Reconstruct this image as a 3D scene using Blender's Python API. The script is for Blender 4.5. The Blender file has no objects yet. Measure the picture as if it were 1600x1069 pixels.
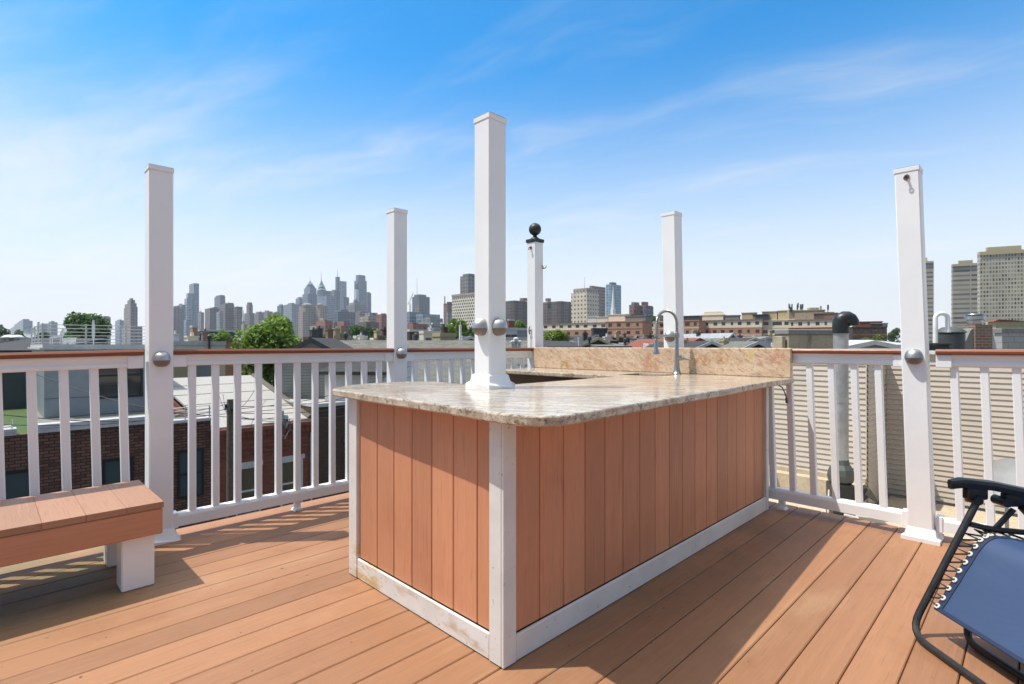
import bpy, bmesh, math, random
from mathutils import Vector, Matrix
from mathutils.geometry import tessellate_polygon
R = math.radians
S2 = math.sqrt(.5)
F, HZ, CAM, GZ = 825.0, 540.0, 1.1, -11.0     # focal length in picture widths, horizon, eye height, street level
BU, BV = 1.255, 1.295          # near corner of the bar on the deck
scene = bpy.context.scene
COL = scene.collection
HAZE, SUN_E, SKY_E, EXPO = .00013, 3.85, .10, .42
SKY_TINT, WHITE = (.11, 1.22, 1.75, 1), 6.6
CL0, CL1 = .56, .83
random.seed(7)


def uv(u, v, z=0.0):
    """deck axes (u right-forward, v left-forward) -> world"""
    return Vector(((u - v) * S2, (u + v) * S2, z))


def xat(px, d):
    return (px - 800) / F * d


def hat(y, d):
    return CAM + (HZ - y) / F * d


# ------------------------------------------------------------------ mesh builder
class MB:
    def __init__(s, xf=None):
        s.v, s.f, s.m, s.s = [], [], [], []
        s.xf = xf

    def add(s, vs, fs, mi=0, smooth=False):
        o = len(s.v)
        for p in vs:
            p = Vector(p)
            s.v.append(s.xf @ p if s.xf else p)
        for f in fs:
            s.f.append([i + o for i in f])
            s.m.append(mi)
            s.s.append(smooth)
        return s

    def box(s, x0, x1, y0, y1, z0, z1, mi=0, bev=0.0, sh=(0, 0)):
        x0, x1 = min(x0, x1), max(x0, x1)
        y0, y1 = min(y0, y1), max(y0, y1)
        z0, z1 = min(z0, z1), max(z0, z1)
        b = min(bev, (x1 - x0) * .45, (y1 - y0) * .45, (z1 - z0) * .45)
        if b <= 0:
            vs = [(x, y, z) for x in (x0, x1) for y in (y0, y1) for z in (z0, z1)]
            fs = [(0, 1, 3, 2), (4, 6, 7, 5), (0, 4, 5, 1), (2, 3, 7, 6), (0, 2, 6, 4), (1, 5, 7, 3)]
        else:
            vs, idx = [], {}
            for i, x in enumerate((x0, x1)):
                for j, y in enumerate((y0, y1)):
                    for k, z in enumerate((z0, z1)):
                        xi, yi, zi = x + (b, -b)[i], y + (b, -b)[j], z + (b, -b)[k]
                        for a, p in enumerate(((x, yi, zi), (xi, y, zi), (xi, yi, z))):
                            idx[i, j, k, a] = len(vs)
                            vs.append(p)
            q = idx
            fs = []
            for i in (0, 1):
                fs.append((q[i, 0, 0, 0], q[i, 1, 0, 0], q[i, 1, 1, 0], q[i, 0, 1, 0]))
                fs.append((q[0, i, 0, 1], q[1, i, 0, 1], q[1, i, 1, 1], q[0, i, 1, 1]))
                fs.append((q[0, 0, i, 2], q[1, 0, i, 2], q[1, 1, i, 2], q[0, 1, i, 2]))
                for j in (0, 1):
                    fs.append((q[i, j, 0, 0], q[i, j, 1, 0], q[i, j, 1, 1], q[i, j, 0, 1]))
                    fs.append((q[i, 0, j, 0], q[i, 1, j, 0], q[i, 1, j, 2], q[i, 0, j, 2]))
                    fs.append((q[0, i, j, 1], q[1, i, j, 1], q[1, i, j, 2], q[0, i, j, 2]))
                    for k in (0, 1):
                        fs.append((q[i, j, k, 0], q[i, j, k, 1], q[i, j, k, 2]))
        if sh != (0, 0):
            vs = [(x + sh[0] * z, y + sh[1] * z, z) for x, y, z in vs]
        return s.add(vs, fs, mi)

    def tube(s, pts, r, n=8, mi=0, cap=True):
        pts = [Vector(p) for p in pts]
        rs = r if isinstance(r, (list, tuple)) else [r] * len(pts)
        rings, up = [], None
        vs = []
        for i, p in enumerate(pts):
            d = (pts[min(i + 1, len(pts) - 1)] - pts[max(i - 1, 0)]).normalized()
            if up is None:
                up = d.orthogonal().normalized()
            up = (up - d * up.dot(d)).normalized()
            w = d.cross(up)
            for k in range(n):
                a = 2 * math.pi * k / n
                vs.append(p + (up * math.cos(a) + w * math.sin(a)) * rs[i])
        fs = []
        for i in range(len(pts) - 1):
            for k in range(n):
                k2 = (k + 1) % n
                fs.append((i * n + k, i * n + k2, (i + 1) * n + k2, (i + 1) * n + k))
        s.add(vs, fs, mi, True)
        if cap:
            o = len(s.v) - len(vs)
            for ring in (range(n - 1, -1, -1), range((len(pts) - 1) * n, len(pts) * n)):
                s.f.append([o + i for i in ring]); s.m.append(mi); s.s.append(False)
        return s

    def lathe(s, prof, n=20, c=(0, 0, 0), mi=0, xs=1.0, ys=1.0, mat=None, smooth=True):
        vs, fs = [], []
        for r, z in prof:
            for k in range(n):
                a = 2 * math.pi * k / n
                p = Vector((r * math.cos(a) * xs, r * math.sin(a) * ys, z))
                if mat:
                    p = mat @ p
                vs.append(p + Vector(c))
        for i in range(len(prof) - 1):
            for k in range(n):
                k2 = (k + 1) % n
                fs.append((i * n + k, i * n + k2, (i + 1) * n + k2, (i + 1) * n + k))
        fs.append(tuple(range(n - 1, -1, -1)))
        fs.append(tuple(range((len(prof) - 1) * n, len(prof) * n)))
        return s.add(vs, fs, mi, smooth)

    def prism(s, pts, axis, a0, a1, mi=0):
        """2D outline extruded along axis ('x','y','z'); outline in the two other axes in order"""
        def P(p, a):
            return {'x': (a, p[0], p[1]), 'y': (p[0], a, p[1]), 'z': (p[0], p[1], a)}[axis]
        n = len(pts)
        vs = [P(p, a0) for p in pts] + [P(p, a1) for p in pts]
        fs = [tuple(range(n)), tuple(range(2 * n - 1, n - 1, -1))]
        for i in range(n):
            j = (i + 1) % n
            fs.append((i, j, n + j, n + i))
        return s.add(vs, fs, mi)

    def clap(s, O, D, N, L, z0, z1, e=.1, t=.02, mi=0):
        O, D, N = Vector(O), Vector(D), Vector(N)
        k = max(1, round((z1 - z0) / e))
        e = (z1 - z0) / k
        Z = Vector((0, 0, 1))
        for i in range(k):
            a = O + Z * (z0 + i * e - O.z)
            b = a + Z * e
            vs = [a, a + D * L, a + D * L + N * t, a + N * t, b, b + D * L]
            s.add(vs, [(0, 1, 2, 3), (3, 2, 5, 4)], mi)
        return s

    def build(s, name, mats, parent=None, normals=True, sharp=35, inv=None):
        me = bpy.data.meshes.new(name)
        vs = [inv @ p for p in s.v] if inv else s.v
        me.from_pydata([tuple(p) for p in vs], [], s.f)
        if not isinstance(mats, (list, tuple)):
            mats = [mats]
        for m in mats:
            me.materials.append(m)
        me.polygons.foreach_set('material_index', s.m)
        me.polygons.foreach_set('use_smooth', s.s)
        if normals:
            bm = bmesh.new(); bm.from_mesh(me)
            bmesh.ops.recalc_face_normals(bm, faces=bm.faces)
            bm.to_mesh(me); bm.free()
        if any(s.s):
            me.set_sharp_from_angle(angle=R(sharp))
        me.update()
        o = bpy.data.objects.new(name, me)
        COL.objects.link(o)
        if parent:
            o.parent = parent
        return o


def tag(o, label=None, cat=None, group=None, kind=None):
    if label: o['label'] = label
    if cat: o['category'] = cat
    if group: o['group'] = group
    if kind: o['kind'] = kind
    return o


def thing(name, label, cat, loc=(0, 0, 0), rot=0.0, group=None):
    o = bpy.data.objects.new(name, None)
    COL.objects.link(o)
    o.empty_display_size = .2
    o.location = loc
    o.rotation_euler = (0, 0, rot)
    return tag(o, label, cat, group)


def copy_tree(o, parent=None):
    c = o.copy()
    COL.objects.link(c)
    if parent: c.parent = parent
    for ch in list(o.children):
        copy_tree(ch, c)
    return c


def TM(o):
    return Matrix.Translation(o.location) @ Matrix.Rotation(o.rotation_euler[2], 4, 'Z')


# ------------------------------------------------------------------ materials
class G:
    def __init__(s, name):
        s.mat = bpy.data.materials.new(name)
        s.mat.use_nodes = True
        s.nt = s.mat.node_tree
        s.nt.nodes.clear()
        s.out = s.nt.nodes.new('ShaderNodeOutputMaterial')

    def n(s, t, ins=None, **kw):
        x = s.nt.nodes.new('ShaderNode' + t)
        for k, v in kw.items():
            setattr(x, k, v)
        for k, v in (ins or {}).items():
            s.set(x.inputs[k], v)
        return x

    def set(s, sock, v):
        if isinstance(v, bpy.types.NodeSocket):
            s.nt.links.new(v, sock)
        elif isinstance(v, bpy.types.Node):
            s.nt.links.new(v.outputs[0], sock)
        else:
            if isinstance(v, (tuple, list)) and len(v) == 3 and sock.type == 'RGBA':
                v = (*v, 1)
            sock.default_value = v

    def math(s, op, a, b=0.0, c=0.0, clamp=False):
        return s.n('Math', {0: a, 1: b, 2: c}, operation=op, use_clamp=clamp).outputs[0]

    def vmath(s, op, a, b=(0, 0, 0)):
        return s.n('VectorMath', {0: a, 1: b}, operation=op).outputs[0]

    def mix(s, f, a, b, mode='MIX'):
        x = s.n('Mix', data_type='RGBA', blend_type=mode)
        x.clamp_factor = True
        s.set(x.inputs[0], f); s.set(x.inputs[6], a); s.set(x.inputs[7], b)
        return x.outputs[2]

    def obj(s):
        return s.n('TexCoord').outputs['Object']

    def scaled(s, vec, sc, rot=(0, 0, 0)):
        return s.n('Mapping', {0: vec, 2: rot, 3: sc}).outputs[0]

    def aligned(s, vec, rot, sc):
        return s.scaled(s.scaled(vec, (1, 1, 1), rot), sc)

    def noise(s, vec, scale=5, detail=4, rough=.55, dist=0.0):
        return s.n('TexNoise', {'Vector': vec, 'Scale': scale, 'Detail': detail, 'Roughness': rough, 'Distortion': dist}).outputs['Fac']

    def ramp(s, f, a, b):
        return s.n('MapRange', {0: f, 1: a, 2: b, 3: 0.0, 4: 1.0}, interpolation_type='SMOOTHSTEP').outputs[0]

    def sep(s, vec):
        return s.n('SeparateXYZ', {0: vec}).outputs

    def comb(s, x=0.0, y=0.0, z=0.0):
        return s.n('CombineXYZ', {0: x, 1: y, 2: z}).outputs[0]

    def bump(s, h, strength=.3, dist=.01):
        return s.n('Bump', {'Strength': strength, 'Distance': dist, 'Height': h}).outputs[0]

    def island(s):
        return s.n('NewGeometry').outputs['Random Per Island']

    def pbr(s, **kw):
        b = s.n('BsdfPrincipled')
        for k, v in kw.items():
            s.set(b.inputs[k.replace('_', ' ')], v)
        s.nt.links.new(b.outputs[0], s.out.inputs[0])
        return s.mat


def sc3(c, k):
    return tuple(min(1, x * k) for x in c)


def plain(name, c, rough=.6, metal=0.0, var=.12, scale=3.0, bump=0.0, bscale=60, spec=.5):
    g = G(name)
    v = g.obj()
    f = g.noise(v, scale, 5, .6)
    f = g.ramp(f, .3, .7)
    colr = g.mix(f, sc3(c, 1 - var), sc3(c, 1 + var))
    kw = dict(Base_Color=colr, Roughness=g.math('ADD', g.math('MULTIPLY', f, .12), rough - .06), Metallic=metal)
    kw['Specular_IOR_Level'] = spec
    if bump:
        kw['Normal'] = g.bump(g.noise(v, bscale, 3), bump, .01)
    return g.pbr(**kw)


def boards(name, c, var=.18, streak=(1.2, 40, 40), dirt=(.5, .4, .3), dirt_amt=.25, rough=.55, extra=None):
    """composite boards: colour per board, grain stretched along the board, scuffs"""
    g = G(name)
    v = g.obj()
    r = g.island()
    off = g.comb(g.math('MULTIPLY', r, 37.0), g.math('MULTIPLY', r, 91.0), 0.0)
    vv = g.vmath('ADD', v, off)
    grain = g.noise(g.scaled(vv, streak), 1.0, 6, .65)
    fine = g.noise(g.scaled(vv, tuple(4 * x for x in streak)), 1.0, 4, .6)
    a = g.math('ADD', g.math('MULTIPLY', r, .36), g.math('ADD', g.math('MULTIPLY', grain, .6), g.math('MULTIPLY', fine, .35)))
    colr = g.mix(g.ramp(a, .30, 1.05), sc3(c, 1 - var), sc3(c, 1 + var))
    colr = g.mix(g.math('MULTIPLY', g.ramp(fine, .54, .68), .36), colr, sc3(c, .45))
    colr = g.mix(g.math('MULTIPLY', g.ramp(grain, .45, .30), .30), colr, sc3(c, 1.5))
    scuff = g.math('MULTIPLY', g.ramp(g.noise(v, 2.2, 7, .65), .5, .75), dirt_amt)
    colr = g.mix(scuff, colr, dirt, 'MULTIPLY')
    if extra:
        colr = extra(g, v, colr)
    return g.pbr(Base_Color=colr, Roughness=g.math('ADD', g.math('MULTIPLY', fine, .25), rough - .12),
                 Normal=g.bump(g.math('ADD', grain, fine), .25, .004))


def brick(name, c1, c2, mortar, w=.215, h=.075, gap=.01, rough=.85, grime=.3):
    g = G(name)
    v = g.obj()
    x, y, z = g.sep(v)[:3]
    vec = g.comb(g.math('ADD', x, y), z, 0.0)
    b = g.n('TexBrick', {'Vector': vec, 'Color1': c1, 'Color2': c2, 'Mortar': mortar, 'Scale': 1.0, 'Mortar Size': gap,
                         'Mortar Smooth': .1, 'Bias': 0.0, 'Brick Width': w, 'Row Height': h})
    n = g.noise(v, .8, 6, .6)
    colr = g.mix(g.math('MULTIPLY', g.ramp(n, .45, .75), grime), b.outputs['Color'], (.35, .3, .27), 'MULTIPLY')
    colr = g.mix(.35, colr, g.mix(g.noise(vec, 9, 3), (.4, .4, .4), (1.0, 1.0, 1.0)), 'MULTIPLY')
    return g.pbr(Base_Color=colr, Roughness=rough, Normal=g.bump(g.math('SUBTRACT', 1.0, b.outputs['Fac']), .5, .008))


def facade(name, wall, g1, g2, w, h, fw, fh, roof=(.25, .24, .23), vband=0, mull=None, stagger=False, dim=.0, gr=.2, var=.12):
    """far facade: window grid in metres on both street fronts, one random tone per window"""
    g = G(name)
    x, y, z = g.sep(g.obj())[:3]
    U = g.math('DIVIDE', g.math('ADD', x, y), w)
    V = g.math('DIVIDE', z, h)
    if stagger:
        U = g.math('ADD', U, g.math('MULTIPLY', g.math('FLOOR', V), .5))
    fu = g.math('ABSOLUTE', g.math('SUBTRACT', g.math('FRACT', U), .5))
    fv = g.math('ABSOLUTE', g.math('SUBTRACT', g.math('FRACT', V), .5))
    m = g.math('MULTIPLY', g.math('LESS_THAN', fu, fw / 2), g.math('LESS_THAN', fv, fh / 2))
    rnd = g.n('TexWhiteNoise', {'Vector': g.comb(g.math('FLOOR', U), g.math('FLOOR', V), 3.3)}, noise_dimensions='3D').outputs['Value']
    gl = g.mix(rnd, g1, g2)
    wn = g.noise(g.comb(g.math('ADD', x, y), z, 0.0), .06, 5, .6)
    wl = g.mix(g.ramp(wn, .3, .7), sc3(wall, 1 - var), sc3(wall, 1 + var))
    if vband:                                     # darker recessed bay strips of balconies
        vb = g.math('LESS_THAN', g.math('FRACT', g.math('DIVIDE', g.math('ADD', x, y), vband)), .45)
        wl = g.mix(vb, wl, sc3(wall, .55))
    colr = g.mix(m, wl, gl)
    up = g.math('GREATER_THAN', g.sep(g.n('NewGeometry').outputs['Normal'])[2], .6)
    colr = g.mix(up, colr, roof)
    m2 = g.math('MULTIPLY', m, g.math('SUBTRACT', 1.0, up))
    return g.pbr(Base_Color=colr, Roughness=g.math('SUBTRACT', .85, g.math('MULTIPLY', m2, .85 - gr)))


def glassy(name, c, rough=.08, var=.3):
    g = G(name)
    f = g.noise(g.obj(), .35, 3)
    return g.pbr(Base_Color=g.mix(f, sc3(c, 1 - var), sc3(c, 1 + var)), Roughness=rough, Specular_IOR_Level=.8)


def leafmat(name, c1, c2):
    g = G(name)
    r = g.island()
    colr = g.mix(r, c1, c2)
    p = g.n('BsdfPrincipled', {'Base Color': colr, 'Roughness': .5, 'Specular IOR Level': .3})
    t = g.n('BsdfTranslucent', {'Color': sc3(c2, 1.4)})
    m = g.n('MixShader', {0: .3, 1: p.outputs[0], 2: t.outputs[0]})
    g.nt.links.new(m.outputs[0], g.out.inputs[0])
    return g.mat


def vinyl_mat():
    g = G('white_vinyl')
    v = g.obj()
    n = g.noise(v, 3, 6, .6)
    d = g.ramp(g.noise(g.scaled(v, (9, 9, 1.5)), 1.0, 6, .7), .55, .85)
    colr = g.mix(g.ramp(n, .3, .7), (.815, .83, .84), (.86, .872, .88))
    colr = g.mix(g.math('MULTIPLY', d, .10), colr, (.45, .42, .38))
    return g.pbr(Base_Color=colr, Roughness=.38, Normal=g.bump(g.noise(v, 25, 2), .04, .01))


def trim_mat():
    """painted trim of the bar: peeling, with tan and yellow stains on the foot board"""
    g = G('weathered_white_trim')
    v = g.obj()
    x, y, z = g.sep(v)[:3]
    n = g.noise(g.scaled(v, (3, 3, 9)), 2.0, 7, .7)
    colr = g.mix(g.ramp(g.noise(v, 5, 5), .3, .7), (.66, .65, .62), (.76, .75, .73))
    low = g.math('MULTIPLY', g.math('SUBTRACT', 1.0, g.ramp(z, .03, .16)), g.math('ADD', .12, g.math('MULTIPLY', g.math('LESS_THAN', x, .05), .88)))
    st = g.math('MULTIPLY', g.ramp(n, .5, .68), low)
    colr = g.mix(g.math('MULTIPLY', st, .75), colr, (.50, .36, .20))
    spot = g.math('MULTIPLY', g.math('SUBTRACT', 1.0, g.ramp(g.n('VectorMath', {0: v, 1: (0.0, .91, .09)}, operation='DISTANCE').outputs['Value'], .04, .16)), g.ramp(n, .42, .55))
    colr = g.mix(spot, colr, (.55, .34, .04))
    specks = g.ramp(g.noise(v, 55, 2, .5), .70, .76)
    colr = g.mix(g.math('MULTIPLY', specks, .6), colr, (.2, .15, .12))
    return g.pbr(Base_Color=colr, Roughness=.5, Normal=g.bump(n, .08, .01))


def deck_extra(g, v, colr):
    # mossy grime under the bench and along the left rail, old wear elsewhere
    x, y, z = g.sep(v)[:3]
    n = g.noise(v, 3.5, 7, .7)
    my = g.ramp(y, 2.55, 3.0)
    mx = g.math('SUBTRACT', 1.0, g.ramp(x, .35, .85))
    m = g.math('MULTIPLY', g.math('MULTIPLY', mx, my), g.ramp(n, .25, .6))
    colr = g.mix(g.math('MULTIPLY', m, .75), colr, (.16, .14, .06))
    n2 = g.noise(g.scaled(v, (.7, 1.6, 1)), 1.3, 6, .65)
    colr = g.mix(g.math('MULTIPLY', g.ramp(n2, .5, .8), .3), colr, (.60, .42, .25))
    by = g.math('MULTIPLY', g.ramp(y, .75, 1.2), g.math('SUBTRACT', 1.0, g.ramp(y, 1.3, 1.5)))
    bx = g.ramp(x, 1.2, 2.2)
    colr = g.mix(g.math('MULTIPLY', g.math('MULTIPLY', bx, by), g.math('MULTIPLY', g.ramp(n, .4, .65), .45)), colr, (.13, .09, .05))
    specks = g.ramp(g.noise(v, 38, 1, .4), .765, .79)
    return g.mix(g.math('MULTIPLY', specks, .7), colr, (.06, .04, .03))


def granite_mat(name, base, light, vein, rust, rot, stretch, stains=()):
    g = G(name)
    v = g.obj()
    warp = g.math('SUBTRACT', g.noise(v, 3.5, 5, .6), .5)
    wv = g.vmath('ADD', v, g.comb(g.math('MULTIPLY', warp, .16), g.math('MULTIPLY', warp, .16), g.math('MULTIPLY', warp, .12)))
    w2 = g.aligned(wv, rot, stretch)
    a = g.noise(w2, 1.0, 7, .65)
    b = g.noise(w2, 2.6, 8, .72)
    c = g.noise(g.vmath('ADD', w2, (7.3, 2.1, 4.4)), .6, 7, .7)
    gr = g.noise(v, 190, 2, .6)
    med = g.noise(v, 46, 6, .72)
    colr = g.mix(g.ramp(a, .40, .60), base, light)
    colr = g.mix(g.math('MULTIPLY', g.ramp(c, .56, .66), .6), colr, rust)
    colr = g.mix(g.math('MULTIPLY', g.ramp(b, .515, .62), .92), colr, vein)
    colr = g.mix(g.math('MULTIPLY', g.ramp(med, .52, .66), .45), colr, sc3(vein, 1.15))
    colr = g.mix(g.math('MULTIPLY', g.ramp(med, .50, .34), .35), colr, sc3(light, 1.2))
    colr = g.mix(g.math('MULTIPLY', g.ramp(gr, .55, .68), .6), colr, sc3(vein, .45))
    sn = g.noise(v, 26, 7, .72)
    sn2 = g.math('MULTIPLY', g.math('SUBTRACT', sn, .5), .13)
    for (px, py, pz, rad, cl) in stains:
        px, py = px - BU, py - BV
        d = g.n('VectorMath', {0: g.vmath('MULTIPLY', g.vmath('SUBTRACT', v, (px, py, pz)), (1, 1, .75))}, operation='LENGTH').outputs['Value']
        f = g.math('SUBTRACT', 1.0, g.ramp(g.math('ADD', d, sn2), rad * .45, rad * .85))
        colr = g.mix(g.math('MULTIPLY', f, (g.math('ADD', .30, g.math('MULTIPLY', sn, .85)) if cl[1] > .22 else g.math('MULTIPLY', g.ramp(sn, .40, .58), .7))), colr, cl)
    return g.pbr(Base_Color=colr, Roughness=g.math('ADD', .08, g.math('MULTIPLY', med, .14)), Normal=g.bump(med, .02, .003), Specular_IOR_Level=.5)


def metal_mat(name, c, rough=.3, var=.1, scale=(30, 30, 2)):
    g = G(name)
    f = g.noise(g.scaled(g.obj(), scale), 1.0, 4)
    return g.pbr(Base_Color=g.mix(f, sc3(c, 1 - var), sc3(c, 1 + var)), Metallic=1.0, Roughness=g.math('ADD', g.math('MULTIPLY', f, .15), rough - .07))


def sling_mat():
    g = G('blue_mesh_sling')
    v = g.obj()
    x, y, z = g.sep(v)[:3]
    s = 900.0
    wv = g.math('MULTIPLY', g.math('SINE', g.math('MULTIPLY', y, s)), g.math('SINE', g.math('MULTIPLY', g.math('ADD', x, z), s)))
    n = g.noise(v, 7, 5)
    cc = g.mix(n, (.016, .044, .118), (.024, .062, .155))
    cc = g.mix(g.math('MULTIPLY', g.math('ADD', wv, 1.0), .16), cc, (.09, .115, .20))
    return g.pbr(Base_Color=cc, Roughness=.55, Normal=g.bump(wv, .2, .002))


def shingle_mat(name, c, var=.25):
    g = G(name)
    v = g.obj()
    x, y, z = g.sep(v)[:3]
    b = g.n('TexBrick', {'Vector': g.comb(x, y, 0.0), 'Color1': sc3(c, 1 - var), 'Color2': sc3(c, 1 + var), 'Mortar': sc3(c, .5), 'Scale': 1.0,
                         'Mortar Size': .012, 'Brick Width': .35, 'Row Height': .16})
    n = g.noise(v, .7, 6, .65)
    return g.pbr(Base_Color=g.mix(g.math('MULTIPLY', n, .5), b.outputs['Color'], sc3(c, .7)), Roughness=.9)


def stucco_mat(name, c, stain=(.2, .18, .15), amt=.5, rough=.9):
    g = G(name)
    v = g.obj()
    n = g.noise(g.scaled(v, (1.5, 1.5, .5)), 2.0, 7, .7)
    n2 = g.noise(v, 14, 5, .7)
    cc = g.mix(g.ramp(n2, .3, .75), sc3(c, .85), sc3(c, 1.1))
    return g.pbr(Base_Color=g.mix(g.math('MULTIPLY', g.ramp(n, .48, .72), amt), cc, stain), Roughness=rough, Normal=g.bump(n2, .35, .02))


def lap_mat(name, c, e=.14):
    g = G(name)
    v = g.obj()
    f = g.math('FRACT', g.math('DIVIDE', g.sep(v)[2], e))
    cc = g.mix(g.ramp(g.noise(v, 2, 5), .3, .7), sc3(c, .9), sc3(c, 1.1))
    return g.pbr(Base_Color=g.mix(g.math('LESS_THAN', f, .14), cc, sc3(c, .45)), Roughness=.6, Normal=g.bump(f, .6, .03))


M = {}
M['vinyl'] = vinyl_mat()
M['trim'] = trim_mat()
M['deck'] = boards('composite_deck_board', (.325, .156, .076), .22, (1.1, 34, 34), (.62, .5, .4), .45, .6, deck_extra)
M['under'] = plain('dark_joist_space', (.13, .065, .035), .9)
M['bench'] = boards('bench_board', (.36, .19, .115), .12, (30, 1.2, 30), (.7, .6, .5), .3)
M['fascia'] = boards('bench_fascia_board', (.50, .235, .135), .15, (1.2, 30, 30), (.7, .6, .5), .3)
M['barwood'] = boards('bar_cladding_board', (.585, .265, .143), .19, (30, 30, 1.2), (.75, .65, .6), .35)
M['cap'] = boards('mahogany_rail_cap', (.215, .058, .021), .25, (2, 40, 40), (.6, .5, .4), .3, .35)
M['inner'] = boards('bar_inner_plywood', (.16, .085, .04), .2, (1.2, 1.2, 25), (.5, .4, .35), .4)
M['granite'] = granite_mat('cream_granite', (.40, .315, .225), (.60, .515, .41), (.16, .115, .08), (.36, .225, .13), (0, 0, R(52)), (3.0, 17, 17))
OC, RD = (.40, .18, .03), (.48, .21, .12)
M['splash'] = granite_mat('peach_granite', (.58, .41, .275), (.70, .53, .385), (.38, .25, .16), (.50, .31, .20), (R(-28), 0, 0), (16, 6, 22),
                          [(3.72, 3.02, .94, .055, OC), (3.72, 3.08, .92, .035, OC), (3.72, 2.90, .955, .03, OC), (3.72, 2.65, .94, .03, OC),
                           (3.72, 1.80, 1.00, .062, OC), (3.72, 1.74, .995, .045, OC), (3.72, 1.60, 1.02, .07, OC), (3.72, 1.46, 1.045, .035, OC), (3.72, 1.41, 1.03, .03, (.6, .42, .12)),
                           (3.72, 1.28, 1.0, .05, RD), (3.72, 1.22, 1.02, .07, RD), (3.72, 1.34, .98, .035, RD), (3.72, 2.17, .96, .12, RD)])
M['nickel'] = metal_mat('brushed_nickel', (.50, .49, .47), .46)
M['chrome'] = metal_mat('chrome', (.42, .405, .385), .34)
M['hose'] = metal_mat('steel_hose', (.42, .41, .38), .33)
M['sinksteel'] = plain('dark_sink_steel', (.07, .07, .068), .4, .6)
M['steel'] = metal_mat('stainless_steel', (.45, .46, .48), .35)
M['lens'] = plain('lamp_lens', (.20, .165, .14), .4)
M['verdigris'] = plain('dark_bronze', (.035, .04, .037), .45, .3, .5, 25)
M['iron'] = plain('rusty_iron', (.12, .07, .045), .7, .2, .4, 60)
M['black'] = plain('black_powder_coat', (.018, .019, .02), .42, 0, .2, 30)
M['blackplastic'] = plain('black_plastic', (.014, .016, .018), .38, 0, .2, 40)
M['sling'] = sling_mat()
M['hem'] = plain('navy_hem', (.010, .026, .075), .7)
M['grommet'] = plain('cream_grommet', (.62, .60, .54), .4)
M['cord'] = plain('black_bungee', (.02, .02, .02), .7)
M['cable'] = plain('grey_cable', (.10, .10, .09), .6)
M['brick_dark'] = brick('dark_brown_brick', (.125, .055, .037), (.26, .115, .075), (.05, .038, .033), .26, .10, .016)
M['brick_red'] = brick('red_brick', (.21, .060, .032), (.30, .095, .052), (.20, .10, .065), .21, .072, .008)
M['brick_brown'] = brick('brown_brick', (.085, .055, .038), (.125, .08, .055), (.06, .045, .035))
M['brick_orange'] = brick('orange_brick', (.46, .225, .135), (.56, .29, .18), (.42, .30, .22), .4, .15, .012)
M['brick_weathered'] = brick('weathered_chimney_brick', (.28, .10, .06), (.22, .17, .13), (.30, .26, .21), .24, .085, .014, .9, .5)
M['block'] = brick('grey_concrete_block', (.36, .36, .34), (.40, .40, .385), (.26, .26, .25), .4, .2, .012)
M['whiteroof'] = stucco_mat('white_roof_coating', (.40, .385, .36), (.36, .33, .29), .4)
M['tanroof'] = stucco_mat('tan_roof_membrane', (.52, .43, .31), (.34, .27, .19), .4)
M['greyroof'] = stucco_mat('grey_flat_roof', (.22, .22, .20), (.12, .11, .1), .5)
M['shingle'] = shingle_mat('grey_shingle', (.17, .17, .15))
M['darkshingle'] = shingle_mat('charcoal_shingle', (.05, .048, .048))
M['rustroof'] = stucco_mat('rust_red_roof', (.22, .075, .045), (.12, .05, .03), .4)
M['siding'] = plain('beige_vinyl_siding', (.535, .475, .405), .5, 0, .07, .9)
M['greysiding'] = lap_mat('grey_vinyl_siding', (.24, .255, .245))
M['panel'] = plain('blue_grey_metal_panel', (.27, .30, .325), .5, 0, .05)
M['charcoal'] = plain('charcoal_panel', (.045, .05, .056), .5)
M['slate'] = plain('slate_blue_cladding', (.05, .066, .08), .6)
M['whitepaint'] = stucco_mat('white_stucco', (.66, .65, .61), (.4, .37, .32), .3)
M['cream'] = stucco_mat('cream_stucco', (.74, .66, .52), (.36, .30, .22), .35)
M['concrete'] = stucco_mat('weathered_stucco', (.40, .335, .24), (.13, .11, .085), .75)
M['capstone'] = stucco_mat('grey_cap_cement', (.22, .21, .20), (.12, .115, .11), .4)
M['tanstucco'] = stucco_mat('tan_parapet', (.46, .39, .24), (.28, .22, .13), .4)
M['coping'] = plain('pale_metal_coping', (.52, .53, .53), .45)
M['alu'] = metal_mat('aluminium_rail', (.62, .63, .64), .4)
M['galv'] = plain('galvanised_duct', (.40, .41, .42), .42, .55, .15, 4)
M['pvc'] = plain('white_pvc_pipe', (.72, .72, .70), .4)
M['greencollar'] = plain('grey_green_metal', (.085, .095, .085), .5, .2)
M['glass'] = glassy('dark_window_glass', (.03, .038, .042))
M['glass_teal'] = glassy('teal_window_glass', (.05, .085, .09))
M['glass_warm'] = glassy('amber_window_glass', (.045, .035, .014))
M['frame_black'] = plain('black_window_frame', (.012, .013, .015), .5)
M['frame_white'] = plain('white_window_frame', (.62, .62, .60), .5)
M['wood_old'] = plain('old_timber', (.13, .105, .08), .85, 0, .3, 8)
M['bark'] = plain('tree_bark', (.08, .06, .042), .9, 0, .3, 9, .5, 30)
M['turf'] = plain('roof_turf', (.055, .10, .022), .9, 0, .3, 12, .5, 60)
M['leaf'] = leafmat('maple_leaf', (.055, .125, .012), (.20, .30, .035))
M['leaf_dark'] = leafmat('dark_leaf', (.03, .075, .02), (.075, .15, .032))
M['leaf_yellow'] = leafmat('yellow_green_leaf', (.12, .15, .025), (.24, .24, .045))
M['ground'] = plain('city_ground', (.10, .095, .085), .95, 0, .4, .02)
M['asphalt'] = plain('street_asphalt', (.05, .05, .052), .9, 0, .25, .8)
M['dish'] = plain('pale_grey_dish', (.46, .47, .47), .45)
M['whitebox'] = plain('white_enamel', (.66, .67, .67), .45)
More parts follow.
